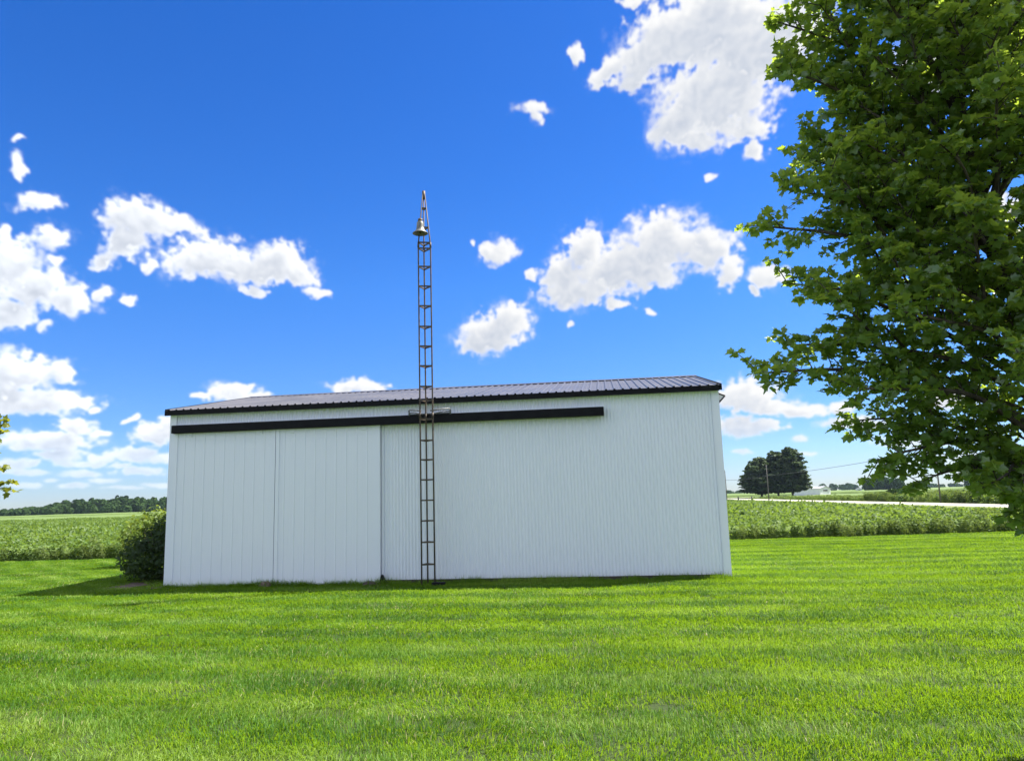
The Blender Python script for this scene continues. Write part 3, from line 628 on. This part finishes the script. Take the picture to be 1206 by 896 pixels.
canopy('distant_crop_field', lambda y: RX(y) + 5.6 - 600, lambda y: 1.0 * y + 300, 290, 780, 200, 60, .75, .10, M_CANOPY)

# rough weeds along the far side of the road
wp = [plant(150, 1.0, .45, .22, 300 + i, M_WEED, .38, LEAF2) for i in range(4)] + [plant(120, .9, .6, .24, 310 + i, M_SOY, .8) for i in range(2)]
pts = []; rots = []; scs = []; ids = []
for i in range(3600):
    y = 42 + 150 * random.random() ** 1.3
    if y > 150 and random.random() < .7: continue
    x = RX(y) + 5.6 + random.random() ** 1.4 * (6 + .05 * y)
    if x > .8 * y + 2: continue
    pts.append((x, y, 0)); rots.append(random.uniform(0, 6.28)); k = random.random()
    scs.append(random.uniform(.6, 1.15) * (1.0 + .25 * math.sin(y * .21) * math.sin(y * .083 + 1)) * (.55 if y > 98 else 1)); ids.append(random.randrange(0, 6))
for i in range(90):                         # a few taller weeds standing in the crop near the road
    y = random.uniform(30, 42); x = random.uniform(.60, .72) * y
    if x < HX(y): pts.append((x, y, 0)); rots.append(random.uniform(0, 6.28)); scs.append(random.uniform(.42, .62)); ids.append(random.randrange(0, 4))
scatter('roadside_weeds', wp, np.array(pts), np.array(rots), np.array(scs), np.array(ids))

# ------------------------------------------------------------------ trees
def star_leaf():
    h = [(0, 0), (.30, -.04), (.54, .08), (.42, .26), (.56, .42), (.64, .66), (.42, .66), (.30, .70), (.19, .92), (0, 1.12)]
    out = h + [(-x, y) for x, y in h[-2:0:-1]]
    V = [(x, y, .22 * abs(x) - .16 * (y - .35) ** 2) for x, y in out] + [(0, .42, 0)]
    n = len(out); F = [(i, (i + 1) % n, n) for i in range(n)]
    return np.array(V), np.array(F)
STAR = star_leaf()
def bez(pts, n):
    """smooth polyline through the points (Catmull-Rom)"""
    P = [np.array(p, float) for p in pts]; P = [2 * P[0] - P[1]] + P + [2 * P[-1] - P[-2]]; out = []
    for i in range(1, len(P) - 2):
        for k in range(n):
            t = k / n; a, b, c, d = P[i - 1:i + 3]
            out.append(.5 * (2 * b + (c - a) * t + (2 * a - 5 * b + 4 * c - d) * t * t + (3 * b - a - 3 * c + d) * t ** 3))
    out.append(P[-2]); return np.array(out)

def leafy_tree(name, label, base, trunk, limbs, leaf_size, mat, single=0, twig_len=.42, twig_step=.105, per=7, seed=1, skip=None, trunk_r=.10):
    """trunk and limbs as centre lines; twigs with whorls of leaves along each limb"""
    r = np.random.default_rng(seed); base = np.array(base, float)
    t = thing(name, label, 'tree', base)
    tl = bez(trunk, 6); b = MB(); n = len(tl)
    b.tube([tuple(p - base) for p in tl], [trunk_r * (1 - .8 * i / n) * (1.25 if i < 2 else 1) for i in range(n)], 10); b.build('trunk', M_BARK, t)
    LP, LN, LS = [], [], []; SP = []
    for lim in limbs:
        pl = bez(lim, 5); L = np.linalg.norm(np.diff(pl, axis=0), axis=1).sum(); b = MB(); m = len(pl); r0 = .007 + .010 * L
        b.tube([tuple(p - base) for p in pl], [r0 * (1 - .85 * i / m) for i in range(m)], 6)
        cum = np.r_[0, np.cumsum(np.linalg.norm(np.diff(pl, axis=0), axis=1))]
        s = .22 * L
        while s < L:
            p = np.array([np.interp(s, cum, pl[:, k]) for k in range(3)]); dr = pl[min(np.searchsorted(cum, s), m - 1)] - pl[max(np.searchsorted(cum, s) - 1, 0)]
            dr = dr / (np.linalg.norm(dr) + 1e-9); f = s / L
            sd = r.normal(size=3); sd -= dr * (sd @ dr); sd /= np.linalg.norm(sd); sd[2] = sd[2] * .95 + .06
            td = dr * r.uniform(.35, .9) + sd * r.uniform(.6, 1.0); td /= np.linalg.norm(td)
            tlen = twig_len * r.uniform(.45, 1.0) * (1.05 - .55 * f)
            q1 = p + td * tlen * .55 + np.array([0, 0, .01]); q2 = p + td * tlen + np.array([0, 0, .015 - .06 * tlen])
            b.tube([tuple(p - base), tuple(q1 - base), tuple(q2 - base)], [.0045, .0035, .002], 3, False)
            SP += [(q1, td, .8), (q2, td, 1.0)] + ([(p + td * tlen * .28, td, .8)] if tlen > .25 else [])
            s += twig_step * r.uniform(.6, 1.4)
        SP.append((pl[-1], dr, 1.0))
        b.build('limb', M_BARK, t)
    for q, td, k in SP:
        c = int(r.integers(per - 2, per + 2)); az = r.uniform(0, 2 * np.pi)
        for j in range(c):
            a = az + j * 2.4 + r.normal(0, .25); out = np.array([math.cos(a), math.sin(a), r.uniform(-.35, .35)]) * .9 + td * .55
            out /= np.linalg.norm(out); LP.append(q + out * r.uniform(.25, .75) * leaf_size - td * r.uniform(0, .06))
            up = np.array([0, 0, 1.0]) + r.normal(0, .62, 3) + out * r.uniform(-.15, .5)
            y = out - up * (out @ up) / (up @ up); y /= np.linalg.norm(y); z = up / np.linalg.norm(up); z = z - y * (z @ y); z /= np.linalg.norm(z)
            LN.append(np.stack([np.cross(y, z), y, z], 1)); LS.append(leaf_size * k * r.uniform(.5, 1.2))
    LP, LN, LS = np.array(LP), np.array(LN), np.array(LS)
    if skip is not None:
        keep = ~skip(LP); LP, LN, LS = LP[keep], LN[keep], LS[keep]
    print(name, 'leaves', len(LP))
    rest = np.ones(len(LP), bool)
    if single:
        e = LP - np.array([0, 0, EYE]); vx = e @ np.array(cr); vy = e @ np.array(cu); vz = e @ np.array(cf)
        inf = (vz > .5) & (np.abs(vx / vz) < .66) & (np.abs(vy / vz) < .49)
        sc_ = np.where(inf, LS * np.abs((LN[:, :, 2] * e).sum(1)) / vz ** 2, 0)
        pick = np.argsort(-sc_)[:single]; rest[pick] = False
        me = np_mesh('leaf', STAR[0], STAR[1], mat)
        for i in pick:
            o = bpy.data.objects.new('leaf', me); COL.objects.link(o); o.parent = t
            M = Matrix(LN[i].tolist()).to_4x4() @ Matrix.Scale(LS[i], 4); M.translation = LP[i] - base; o.matrix_local = M
    V, F = stamp(STAR[0], STAR[1], LP[rest] - base, LN[rest], LS[rest])
    tag(obj('foliage', np_mesh('foliage', V, F, mat), t), kind='stuff')
    return t

rr = random.Random(5)
KT = 0.95
def near(p): return (p[0] * KT, p[1] * KT, EYE + (p[2] - EYE) * KT if p[2] > 0 else 0)
TB = near((3.72, 5.2, 0))
trunk = [TB, (3.70, 5.2, 1.2), (3.68, 5.2, 2.5), (3.58, 5.2, 3.2), (3.38, 5.15, 4.0), (3.31, 5.1, 4.7), (3.34, 5.1, 5.6), (3.42, 5.1, 6.6)]
trunk = [TB] + [near(p) for p in trunk[1:]]
def on_trunk(z):
    tl = bez(trunk, 6); return tuple(np.array([np.interp(z, tl[:, 2], tl[:, k]) for k in range(3)]))
tips = [(1.54, 5.00, 2.46, 2.0), (1.86, 5.25, 2.70, 2.2), (1.72, 5.10, 3.55, 2.7), (1.80, 4.90, 3.76, 2.95), (1.88, 5.00, 4.73, 3.7), (2.02, 5.25, 5.25, 4.3),
        (1.98, 4.95, 2.98, 2.3), (1.92, 5.3, 3.18, 2.45), (2.10, 4.80, 2.31, 1.9), (2.30, 5.00, 1.84, 1.75), (2.62, 5.20, 1.66, 1.7), (2.80, 4.70, 1.62, 1.7),
        (3.22, 4.85, 1.40, 1.75), (2.24, 5.25, 2.14, 1.8), (2.12, 5.2, 4.32, 3.3), (2.30, 4.7, 4.0, 3.1), (2.05, 5.35, 4.95, 3.9), (2.45, 4.55, 5.1, 4.1),
        (2.35, 4.5, 2.75, 2.3), (2.7, 4.3, 3.4, 2.8), (3.0, 4.2, 4.2, 3.5), (2.9, 4.25, 2.4, 2.2), (3.3, 4.3, 1.9, 1.9), (2.6, 5.5, 3.3, 2.6), (2.9, 5.7, 4.2, 3.4),
        (2.7, 5.6, 5.0, 4.1), (2.5, 5.1, 5.9, 4.7), (2.9, 4.6, 6.0, 4.9), (3.2, 5.3, 6.9, 5.6), (2.7, 5.4, 2.4, 2.1), (3.5, 4.25, 2.9, 2.4), (3.6, 4.35, 5.0, 4.2),
        (3.3, 4.3, 5.6, 4.6), (2.45, 4.75, 4.7, 3.7), (2.6, 5.0, 5.4, 4.4), (2.3, 5.2, 3.75, 3.0), (3.1, 5.5, 4.9, 4.2), (2.9, 4.5, 4.8, 3.9), (2.55, 4.6, 3.05, 2.5),
        (3.3, 5.6, 3.3, 2.7), (3.2, 5.3, 2.05, 1.9), (3.5, 5.0, 2.3, 1.95), (2.9, 4.95, 3.85, 3.2),
        (2.15, 4.95, 5.6, 4.5), (2.45, 5.35, 5.8, 4.8), (2.75, 4.9, 6.3, 5.1), (2.05, 5.15, 4.10, 3.2), (2.25, 4.85, 3.35, 2.7), (2.5, 5.15, 1.98, 1.8), (2.95, 5.05, 1.72, 1.75), (3.4, 5.25, 1.62, 1.8),
        (3.35, 4.35, 3.5, 2.9), (3.6, 4.45, 3.2, 2.6), (3.75, 4.6, 4.5, 3.6), (3.45, 4.5, 4.25, 3.5), (3.3, 4.6, 3.0, 2.5), (3.55, 4.35, 2.45, 2.1), (3.8, 4.5, 3.95, 3.1), (2.35, 4.95, 4.45, 3.5), (2.6, 4.75, 5.75, 4.6), (3.7, 4.25, 4.1, 3.3), (3.55, 4.2, 4.6, 3.7), (3.85, 4.5, 5.1, 4.1), (3.2, 4.35, 4.7, 3.8), (3.75, 4.4, 3.7, 2.9), (3.5, 4.6, 5.7, 4.6), (3.9, 4.7, 5.8, 4.6), (3.9, 5.6, 4.6, 3.7), (4.0, 5.5, 5.5, 4.4), (3.8, 4.4, 2.75, 2.2), (3.6, 5.7, 5.2, 4.3), (3.15, 4.7, 5.3, 4.3), (3.0, 5.5, 5.6, 4.6),
        (4.2, 5.3, 4.9, 3.8), (4.1, 4.9, 3.9, 3.0), (4.3, 5.2, 3.2, 2.5), (3.95, 5.0, 6.1, 4.9), (3.7, 4.8, 6.6, 5.3), (3.1, 4.35, 2.9, 2.4), (2.75, 4.55, 3.9, 3.2),
        (3.12, 4.7, 1.34, 1.75), (3.25, 4.6, 1.45, 1.8), (3.02, 4.55, 1.52, 1.85), (3.9, 4.4, 4.4, 3.6), (4.4, 4.7, 3.2, 2.4), (4.9, 5.0, 4.0, 2.9), (5.2, 4.6, 3.4, 2.4), (4.6, 5.5, 5.2, 4.0), (5.3, 5.0, 5.0, 3.6), (4.3, 4.6, 3.8, 2.9), (4.3, 4.3, 5.6, 4.4), (4.9, 4.7, 2.5, 2.0), (4.6, 4.8, 6.2, 4.9), (4.0, 5.3, 6.8, 5.5), (3.9, 4.2, 3.3, 2.5), (4.3, 4.9, 2.1, 1.9)]
limbs = []
def shades_lawn(P):                                     # crown shaped by dropping leaves whose shadow would reach the visible lawn
    sh = P - np.array(SUN)[None] * (P[:, 2:3] / SUN.z); k = (sh[:, 1] > 4.62) & (sh[:, 0] < 3.9); return k
for x, y, z, zs in tips:
    x, y, z = near((x + .04, y, z)); zs = EYE + (zs - EYE) * KT
    a = np.array(on_trunk(zs)); e = np.array((x, y, z)); e = e + (a - e) / np.linalg.norm(a - e) * .07; L = np.linalg.norm(e - a)
    m1 = a + (e - a) * .35 + np.array([rr.uniform(-.05, .05), rr.uniform(-.08, .08), .10 * L + rr.uniform(-.04, .06)]); m2 = a + (e - a) * .72 + np.array([rr.uniform(-.05, .05), rr.uniform(-.06, .06), .07 * L])
    limbs.append([a, m1, m2, e])
    if L > 1.2:                                     # a side limb
        s = m1 * .6 + m2 * .4; q = s + (e - a) / L * rr.uniform(.35, .6) + np.array([0, rr.choice((-1, 1)) * rr.uniform(.15, .35), rr.uniform(.1, .4)])
        limbs.append([s, (s + q) / 2 + np.array([0, 0, .05]), q])
leafy_tree('maple_tree', 'large green maple tree with spreading leafy limbs at the right edge of the lawn', TB, trunk, limbs, .048, M_MAPLE, single=300, seed=21, trunk_r=.085, twig_step=.046, per=12, skip=shades_lawn, twig_len=.40)
TB2 = (-8.0, 8.3, 0); trunk2 = [TB2, (-7.98, 8.3, 1.0), (-8.0, 8.25, 2.2), (-8.05, 8.3, 3.6), (-8.1, 8.3, 4.6)]
limbs2 = []
for x, y, z, zs in [(-5.50, 8, 2.30, 1.8), (-5.52, 8, 2.12, 1.7), (-5.48, 8, 2.44, 1.9), (-5.60, 8.1, 2.60, 2.1), (-5.46, 8.05, 1.96, 1.6), (-5.9, 8.3, 2.3, 1.9), (-6.3, 8.2, 3.3, 2.5), (-7, 7.2, 3.0, 2.2), (-7.2, 9.3, 3.2, 2.4), (-9.5, 8.6, 3, 2.2), (-9.2, 7.6, 4, 3), (-8.8, 9.2, 4.6, 3.4), (-7.3, 7.9, 4.8, 3.6), (-8, 8.2, 5.6, 4.4), (-6.9, 8.5, 4.2, 3.0), (-8.4, 7.2, 2.6, 2)]:
    a = np.array((-8.0, 8.28, zs)); e = np.array((x - .10, y, z)); limbs2.append([a, a + (e - a) * .5 + np.array([0, 0, .12]), e])
leafy_tree('young_tree', 'yellow green tree with only its leafy twig tips showing at the left edge', TB2, trunk2, limbs2, .062, M_YELLOWTREE, seed=33, twig_len=.50, per=8, trunk_r=.06, twig_step=.055)

def bush(name, label, cat, x, y, blobs, leaf, n, mat, stems=7, seed=4):
    r = np.random.default_rng(seed); t = thing(name, label, cat, (x, y, 0)); P, Nn = [], []
    vol = np.array([b_[3] * b_[4] * b_[5] for b_ in blobs]); cnt = (n * vol / vol.sum()).astype(int)
    for (cx, cy, cz, rx, ry, rz_), c in zip(blobs, cnt):
        u = r.normal(size=(c, 3)); u /= np.linalg.norm(u, axis=1, keepdims=True)
        lump_ = 1 + .16 * np.sin(u[:, 0] * 7 + cx * 5) * np.sin(u[:, 1] * 6) * np.sin(u[:, 2] * 8 + 1)
        rad = (1 - .42 * r.random(c) ** 2.0 * (r.random(c) > .35)) * lump_ * (1 + .06 * r.normal(size=c))
        P.append(u * rad[:, None] * np.array([rx, ry, rz_]) + np.array([cx, cy, cz])); Nn.append(u + r.normal(0, .55, (c, 3)) + np.array([0, 0, .35]))
    P = np.concatenate(P); Nn = np.concatenate(Nn); k = P[:, 2] > .06; P, Nn = P[k], Nn[k]
    V, F = stamp(LEAF4[0], LEAF4[1], P, frames(Nn, r.uniform(0, 6.28, len(P))), leaf * r.uniform(.6, 1.25, len(P)))
    tag(obj('foliage', np_mesh('foliage', V, F, mat), t), kind='stuff')
    b = MB()
    for i in range(stems):
        a = r.uniform(0, 6.28); q = r.uniform(.25, .8)
        b.tube([(math.cos(a) * .08, math.sin(a) * .08, -.02), (math.cos(a) * q * .5, math.sin(a) * q * .5, .6), (math.cos(a) * q, math.sin(a) * q, 1.25)], [.02, .014, .006], 5)
    b.build('stems', M_BARK, t)
    if name == 'dark_shrub': t.scale = (.94, .94, .93)
    return t
bush('dark_shrub', 'dark green leafy shrub growing against the left end of the white barn', 'shrub', -8.45, 18.3,
     [(-.1, -.2, .62, .80, .85, .62), (.25, .2, 1.0, .62, .75, .66), (-.50, .1, .50, .55, .7, .5), (.45, -.3, .75, .5, .6, .7), (-.25, .3, 1.0, .45, .55, .5), (.45, .3, 1.35, .38, .5, .36)], .10, 5200, M_BUSH)
bush('yellow_shrub', 'sunlit yellow green shrub rising behind the dark shrub beside the barn', 'shrub', -10.95, 22.7,
     [(0, 0, .78, .78, .7, .78), (.45, .2, .9, .6, .6, .76), (-.3, .1, .6, .5, .5, .55), (.1, 0, 1.35, .34, .35, .34), (.66, 0, 1.42, .28, .3, .28)], .11, 2200, M_SHRUB, seed=9)

def round_tree(name, label, x, y, blobs, leaf, n, trunk_h, mat=None, group=None, seed=1, cat='tree'):
    r = np.random.default_rng(seed); mat = mat or M_FARTREE; t = thing(name, label, cat, (x, y, 0), 0, group)
    vol = np.array([b_[3] * b_[4] + 1e-6 for b_ in blobs]); cnt = (n * vol / vol.sum()).astype(int); P, Nn = [], []
    for (cx, cy, cz, rx, ry, rz_), c in zip(blobs, cnt):
        u = r.normal(size=(c, 3)); u /= np.linalg.norm(u, axis=1, keepdims=True)
        rad = (1 - .35 * r.random(c) ** 2) * (1 + .14 * np.sin(u[:, 0] * 6 + cz) * np.sin(u[:, 1] * 5 + cx) * np.sin(u[:, 2] * 7))
        P.append(u * rad[:, None] * np.array([rx, ry, rz_]) + np.array([cx, cy, cz])); Nn.append(u + r.normal(0, .5, (c, 3)))
    P = np.concatenate(P); Nn = np.concatenate(Nn)
    V, F = stamp(QUAD[0], QUAD[1], P, frames(Nn, r.uniform(0, 6.28, len(P))), leaf * r.uniform(.6, 1.3, len(P)))
    tag(obj('crown', np_mesh('crown', V, F, mat), t), kind='stuff')
    b = MB(); b.tube([(0, 0, -.1), (.05, 0, trunk_h * .5), (0, 0, trunk_h)], [.05 * trunk_h + .1, .04 * trunk_h + .08, .05], 8); b.build('trunk', M_BARK, t); return t

def pine(label, x, y, h, rad, seed, group):
    r = np.random.default_rng(seed); t = thing('pine_tree', label, 'pine tree', (x, y, 0), 0, group)
    b = MB(); b.tube([(0, 0, -.1), (0, 0, h * .5), (0, 0, h * .97)], [.30, .2, .03], 8); b.build('trunk', M_BARK, t)
    P, Nn = [], []; b = MB(); z = .10 * h
    while z < h * .98:
        f = z / h; rr_ = rad * (1 - f ** 2.2) ** .6 * (1.0 if f > .22 else .78 + f); k = int(5 + 3 * (1 - f)); a0 = r.uniform(0, 6.28)
        for j in range(k):
            a = a0 + j * 6.283 / k + r.normal(0, .2); L = rr_ * r.uniform(.72, 1.15); d = np.array([math.cos(a), math.sin(a), 0])
            tip = d * L + np.array([0, 0, z + L * r.uniform(.02, .22)]); st = np.array([0, 0, z])
            b.tube([tuple(st), tuple(st + (tip - st) * .6 - np.array([0, 0, .04 * L])), tuple(tip)], [.05, .035, .012], 3, False)
            m = int(10 + 15 * L)
            s = r.random(m) ** .6; side = np.array([-d[1], d[0], 0])
            P.append(st + (tip - st) * s[:, None] + side * (r.normal(0, .16, m) * L * s)[:, None] + np.c_[np.zeros(m), np.zeros(m), r.normal(.12, .16, m)])
            Nn.append(np.c_[r.normal(0, .4, (m, 2)), np.ones(m)] + d * .2)
        z += h * r.uniform(.035, .05)
    P = np.concatenate(P); Nn = np.concatenate(Nn); m = len(P)
    tv = np.array([[-.28, -.5, 0], [.28, -.5, 0], [.40, .1, .16], [0, .75, .05], [-.40, .1, .16]]); tf = np.array([[0, 1, 2], [0, 2, 3], [0, 3, 4]])
    V, F = stamp(tv, tf, P, frames(Nn, r.uniform(0, 6.28, m)), r.uniform(.45, .95, m))
    tag(obj('needles', np_mesh('needles', V, F, M_PINE), t), kind='stuff'); b.build('limbs', M_BARK, t); return t
G = 'pines beyond the gravel road'
pine('smaller dark pine with tiered limbs, left of the cluster beyond the gravel road', 67.0, 206, 10.8, 5.6, 3, G)
pine('tallest dark pine, right of the cluster beyond the gravel road, nearest the white shed', 74.7, 204, 13.4, 5.0, 5, G)
pine('middle dark pine of the cluster beyond the gravel road, behind the utility pole', 71.2, 205, 12.3, 5.2, 8, G)

G = 'broad trees on the horizon'
for i, (x, y, h, w, lab) in enumerate(((178.6, 380, 6.6, 3.2, 'leftmost low round tree of the small grove on the horizon'), (183.0, 382, 8.0, 4.0, 'tallest round tree of the small grove on the horizon'),
        (188.0, 384, 7.4, 3.8, 'round tree third from the left in the small grove on the horizon'), (192.5, 380, 6.4, 3.4, 'low round tree at the right end of the small grove on the horizon'))):
    round_tree('round_tree', lab, x, y, [(0, 0, h * .56, w * .8, w * .8, h * .42), (-w * .35, 0, h * .46, w * .6, w * .6, h * .33), (w * .35, .5, h * .5, w * .6, w * .6, h * .34)], .75, 1300, h * .6, None, G, 40 + i)
round_tree('spire_tree', 'narrow pointed tree at the left end of the small grove on the horizon', 175.6, 379, [(0, 0, 2.6, 1.1, 1.1, 2.4), (0, 0, 5.2, .6, .6, 2.2), (0, 0, 7.2, .3, .3, 1.2)], .5, 500, 5, M_PINE, None, 50)
for i, (px, y, h, w, lab) in enumerate(((1140, 430, 6.5, 3.4, 'small round tree on the horizon seen under the maple, left of the far pole'), (1173, 440, 7.5, 4.0, 'round tree on the horizon seen under the maple, right of the far pole'))):
    x = (px - 603) / 880 * y * .985
    round_tree('round_tree', lab, x, y, [(0, 0, h * .55, w * .8, w * .8, h * .42), (w * .4, 0, h * .45, w * .55, w * .55, h * .3)], .8, 800, h * .5, None, G, 60 + i)
round_tree('roadside_bush', 'dark green bush among the weeds on the far side of the gravel road', 47.2, 94, [(0, 0, .75, 1.5, 1.1, .75), (-1.0, .3, .6, 1.0, .9, .6), (1.1, 0, .9, .8, .8, .7)], .22, 1800, .8, M_FARTREE, None, 70, 'bush')

# far woods that read as one mass
def woods(name, rows, leaf, n, seed, mat=M_FARTREE):
    r = np.random.default_rng(seed); P, Nn, S = [], [], []
    for x, y, z0, h, w in rows:
        for (dx, dz, a, c) in ((0, .55, .62, .45), (r.uniform(-.5, .5), .40, .6, .40), (r.uniform(-.3, .3), .72, .42, .30)):
            u = r.normal(size=(n, 3)); u /= np.linalg.norm(u, axis=1, keepdims=True); rad = 1 - .25 * r.random(n) ** 2
            P.append(u * rad[:, None] * np.array([w * a, w * a, h * c]) + np.array([x + dx * w, y, z0 + dz * h])); Nn.append(u + r.normal(0, .28, (n, 3)))
    P = np.concatenate(P); Nn = np.concatenate(Nn); P[:, 2] = np.maximum(P[:, 2], .1)
    V, F = stamp(QUAD[0], QUAD[1], P, frames(Nn, r.uniform(0, 6.28, len(P))), leaf * r.uniform(.6, 1.3, len(P)))
    return tag(obj(name, np_mesh(name, V, F, mat)), kind='stuff')
rw_ = []
for x in np.arange(-420, -60, 3.4):
    taper = np.clip((x + 330) / 75, .18, 1)
    for k, y in enumerate((420, 427, 438, 452)):
        h = (4.8, 6.8, 8.6, 9.6)[k] * rr.uniform(.82, 1.10) * (taper if k > 0 else 1) * (1 + .05 * math.sin(x * .07))
        if k == 0 and rr.random() < .25: continue
        rw_.append((x + rr.uniform(-1.6, 1.6), y + rr.uniform(-3, 3), 0, h, rr.uniform(3.2, 5.0)))
woods('woodland', rw_, 1.05, 90, 71)
rw_ = []
for x in np.arange(-560, 900, 8.0):
    u = x / 820
    hh = 2.6 + 1.0 * math.sin(x * .03)
    if .395 < u < .475: hh = 6.8 * min(1, (u - .385) / .02)
    if .475 <= u < .6: hh = 3.5
    if u > .6: hh = 5.0 + 1.2 * math.sin(x * .05)
    rw_.append((x + rr.uniform(-3, 3), 820 + rr.uniform(-10, 10), 0, hh * rr.uniform(.8, 1.15) + .6, rr.uniform(6, 9)))
woods('distant_woods', rw_, 2.0, 26, 72)

# ------------------------------------------------------------------ sheds, poles, wires, fence
def shed(label, x, y, w, l, h, rise, rz):
    t = thing('farm_shed', label, 'shed', (x, y, 0), rz)
    b = MB(); v = [(-w / 2, 0, 0), (w / 2, 0, 0), (w / 2, 0, h), (0, 0, h + rise), (-w / 2, 0, h)]
    b.add(v + [(a, l, c) for a, _, c in v], [(0, 1, 2, 3, 4), (9, 8, 7, 6, 5), (1, 0, 5, 6), (2, 1, 6, 7), (0, 4, 9, 5)]); b.build('wall', M_SHEDWALL, t)
    for s in (-1, 1):
        b = MB(); e = .25; z1 = h - e * rise / (w / 2)
        b.add([(s * (w / 2 + e), -.3, z1 + .03), (0, -.3, h + rise + .03), (0, l + .3, h + rise + .03), (s * (w / 2 + e), l + .3, z1 + .03)] + [(s * (w / 2 + e), -.3, z1 + .15), (0, -.3, h + rise + .15), (0, l + .3, h + rise + .15), (s * (w / 2 + e), l + .3, z1 + .15)],
              [(0, 1, 2, 3), (7, 6, 5, 4), (0, 4, 5, 1), (1, 5, 6, 2), (2, 6, 7, 3), (3, 7, 4, 0)]); b.build('roof', M_SHEDROOF, t)
    b = MB(); b.box(-w * .17, w * .22, -.06, .02, h * .58, h * .82); wn = b.build('window', M_GLASS, t)
    b = MB()
    for (x0, x1, z0, z1) in ((-w * .17 - .1, w * .22 + .1, h * .82, h * .82 + .1), (-w * .17 - .1, w * .22 + .1, h * .58 - .1, h * .58)): b.box(x0, x1, -.09, .0, z0, z1)
    b.build('window_frame', M_SHEDWALL, wn)
    return t
shed('white gabled shed with a dark window on the horizon beside the pines', 105.6, 258, 5.6, 11, 2.1, .75, R(32))
shed('tiny dark roofed shed at the left foot of the small grove on the horizon', 172.6, 380, 2.4, 4, 1.5, .6, R(-20))

def pole(label, x, y, h, r, arm, grp=None):
    t = thing('utility_pole', label, 'utility pole', (x, y, 0), 0, grp)
    b = MB(); b.tube([(0, 0, -.2), (.02, 0, h * .5), (0, 0, h)], [r, r * .85, r * .65], 8); b.build('post', M_WOOD, t)
    if arm:
        b = MB(); b.tube([(0, -r, h - 1.6), (0, -r - .12, h - 1.6)], .05, 6); b.tube([(0, -r, h - .35), (0, -r - .12, h - .35)], .04, 6); b.build('cable_clamp', M_WIRE, t)
    return t
G = 'utility poles along the gravel road'
PA = (36.75, 110); PB = (34.85, 125); PC = (40.3, 72)
pole('utility pole standing in front of the dark pines', *PA, 5.55, .085, True, G)
pole('utility pole standing just right of the white barn corner', *PB, 5.4, .08, True, G)
pole('pale utility pole showing under the maple beyond the gravel road', *PC, 6.6, .075, True, G)
xx = (1154 - 603) / 880 * 300 * .985
pole('faint far utility pole on the horizon seen under the maple', xx, 300, 6.0, .16, False)
def wire(label, a, b_, sag, r):
    a, b_ = Vector(a), Vector(b_); q = MB(); n = 14
    q.tube([tuple(a.lerp(b_, i / n) - Vector((0, 0, sag * 4 * (i / n) * (1 - i / n))) ) for i in range(n + 1)], r, 4)
    return tag(q.build('overhead_wire', M_WIRE), label, 'wire')
wire('overhead wire rising from the pole by the pines towards the maple', (PA[0], PA[1] - .2, 3.95), (PC[0], PC[1] - .2, 5.2), .25, .022)
wire('short overhead wire between the pole by the barn and the pole before the pines', (PA[0], PA[1] - .2, 3.95), (PB[0], PB[1] - .2, 3.75), .2, .02)

f = thing('rail_fence', 'low weathered wooden rail fence beside the gravel road right of the barn', 'fence', (33.0, 115.5, 0))
for x in (-1.7, .95, 3.0):
    b = MB(); b.box(-.09 + x, .09 + x, -.08, .08, -.1, 1.0 + .05 * x * .2); b.build('fence_post', M_WOOD, f, bevel=.012)
for z in (.42, .80):
    b = MB(); b.tube([(-1.9, -.10, z), (1.0, -.10, z + .02), (3.1, -.10, z)], .045, 6); b.build('fence_rail', M_WOOD, f)

# ------------------------------------------------------------------ the air: thin haze over the fields
b = MB(); b.box(-1500, 1500, -60, 1500, -1.0, 40.0)
m = bpy.data.materials.new('thin_haze'); m.use_nodes = True; m.node_tree.nodes.clear(); N = NT(m.node_tree)
pv = N.n('ShaderNodeVolumePrincipled', {'Color': (0.62, 0.80, 1.0, 1), 'Density': 0.00008, 'Anisotropy': 0.3})
m.node_tree.links.new(pv.outputs[0], N.n('ShaderNodeOutputMaterial').inputs['Volume'])
tag(b.build('haze', m), kind='stuff')
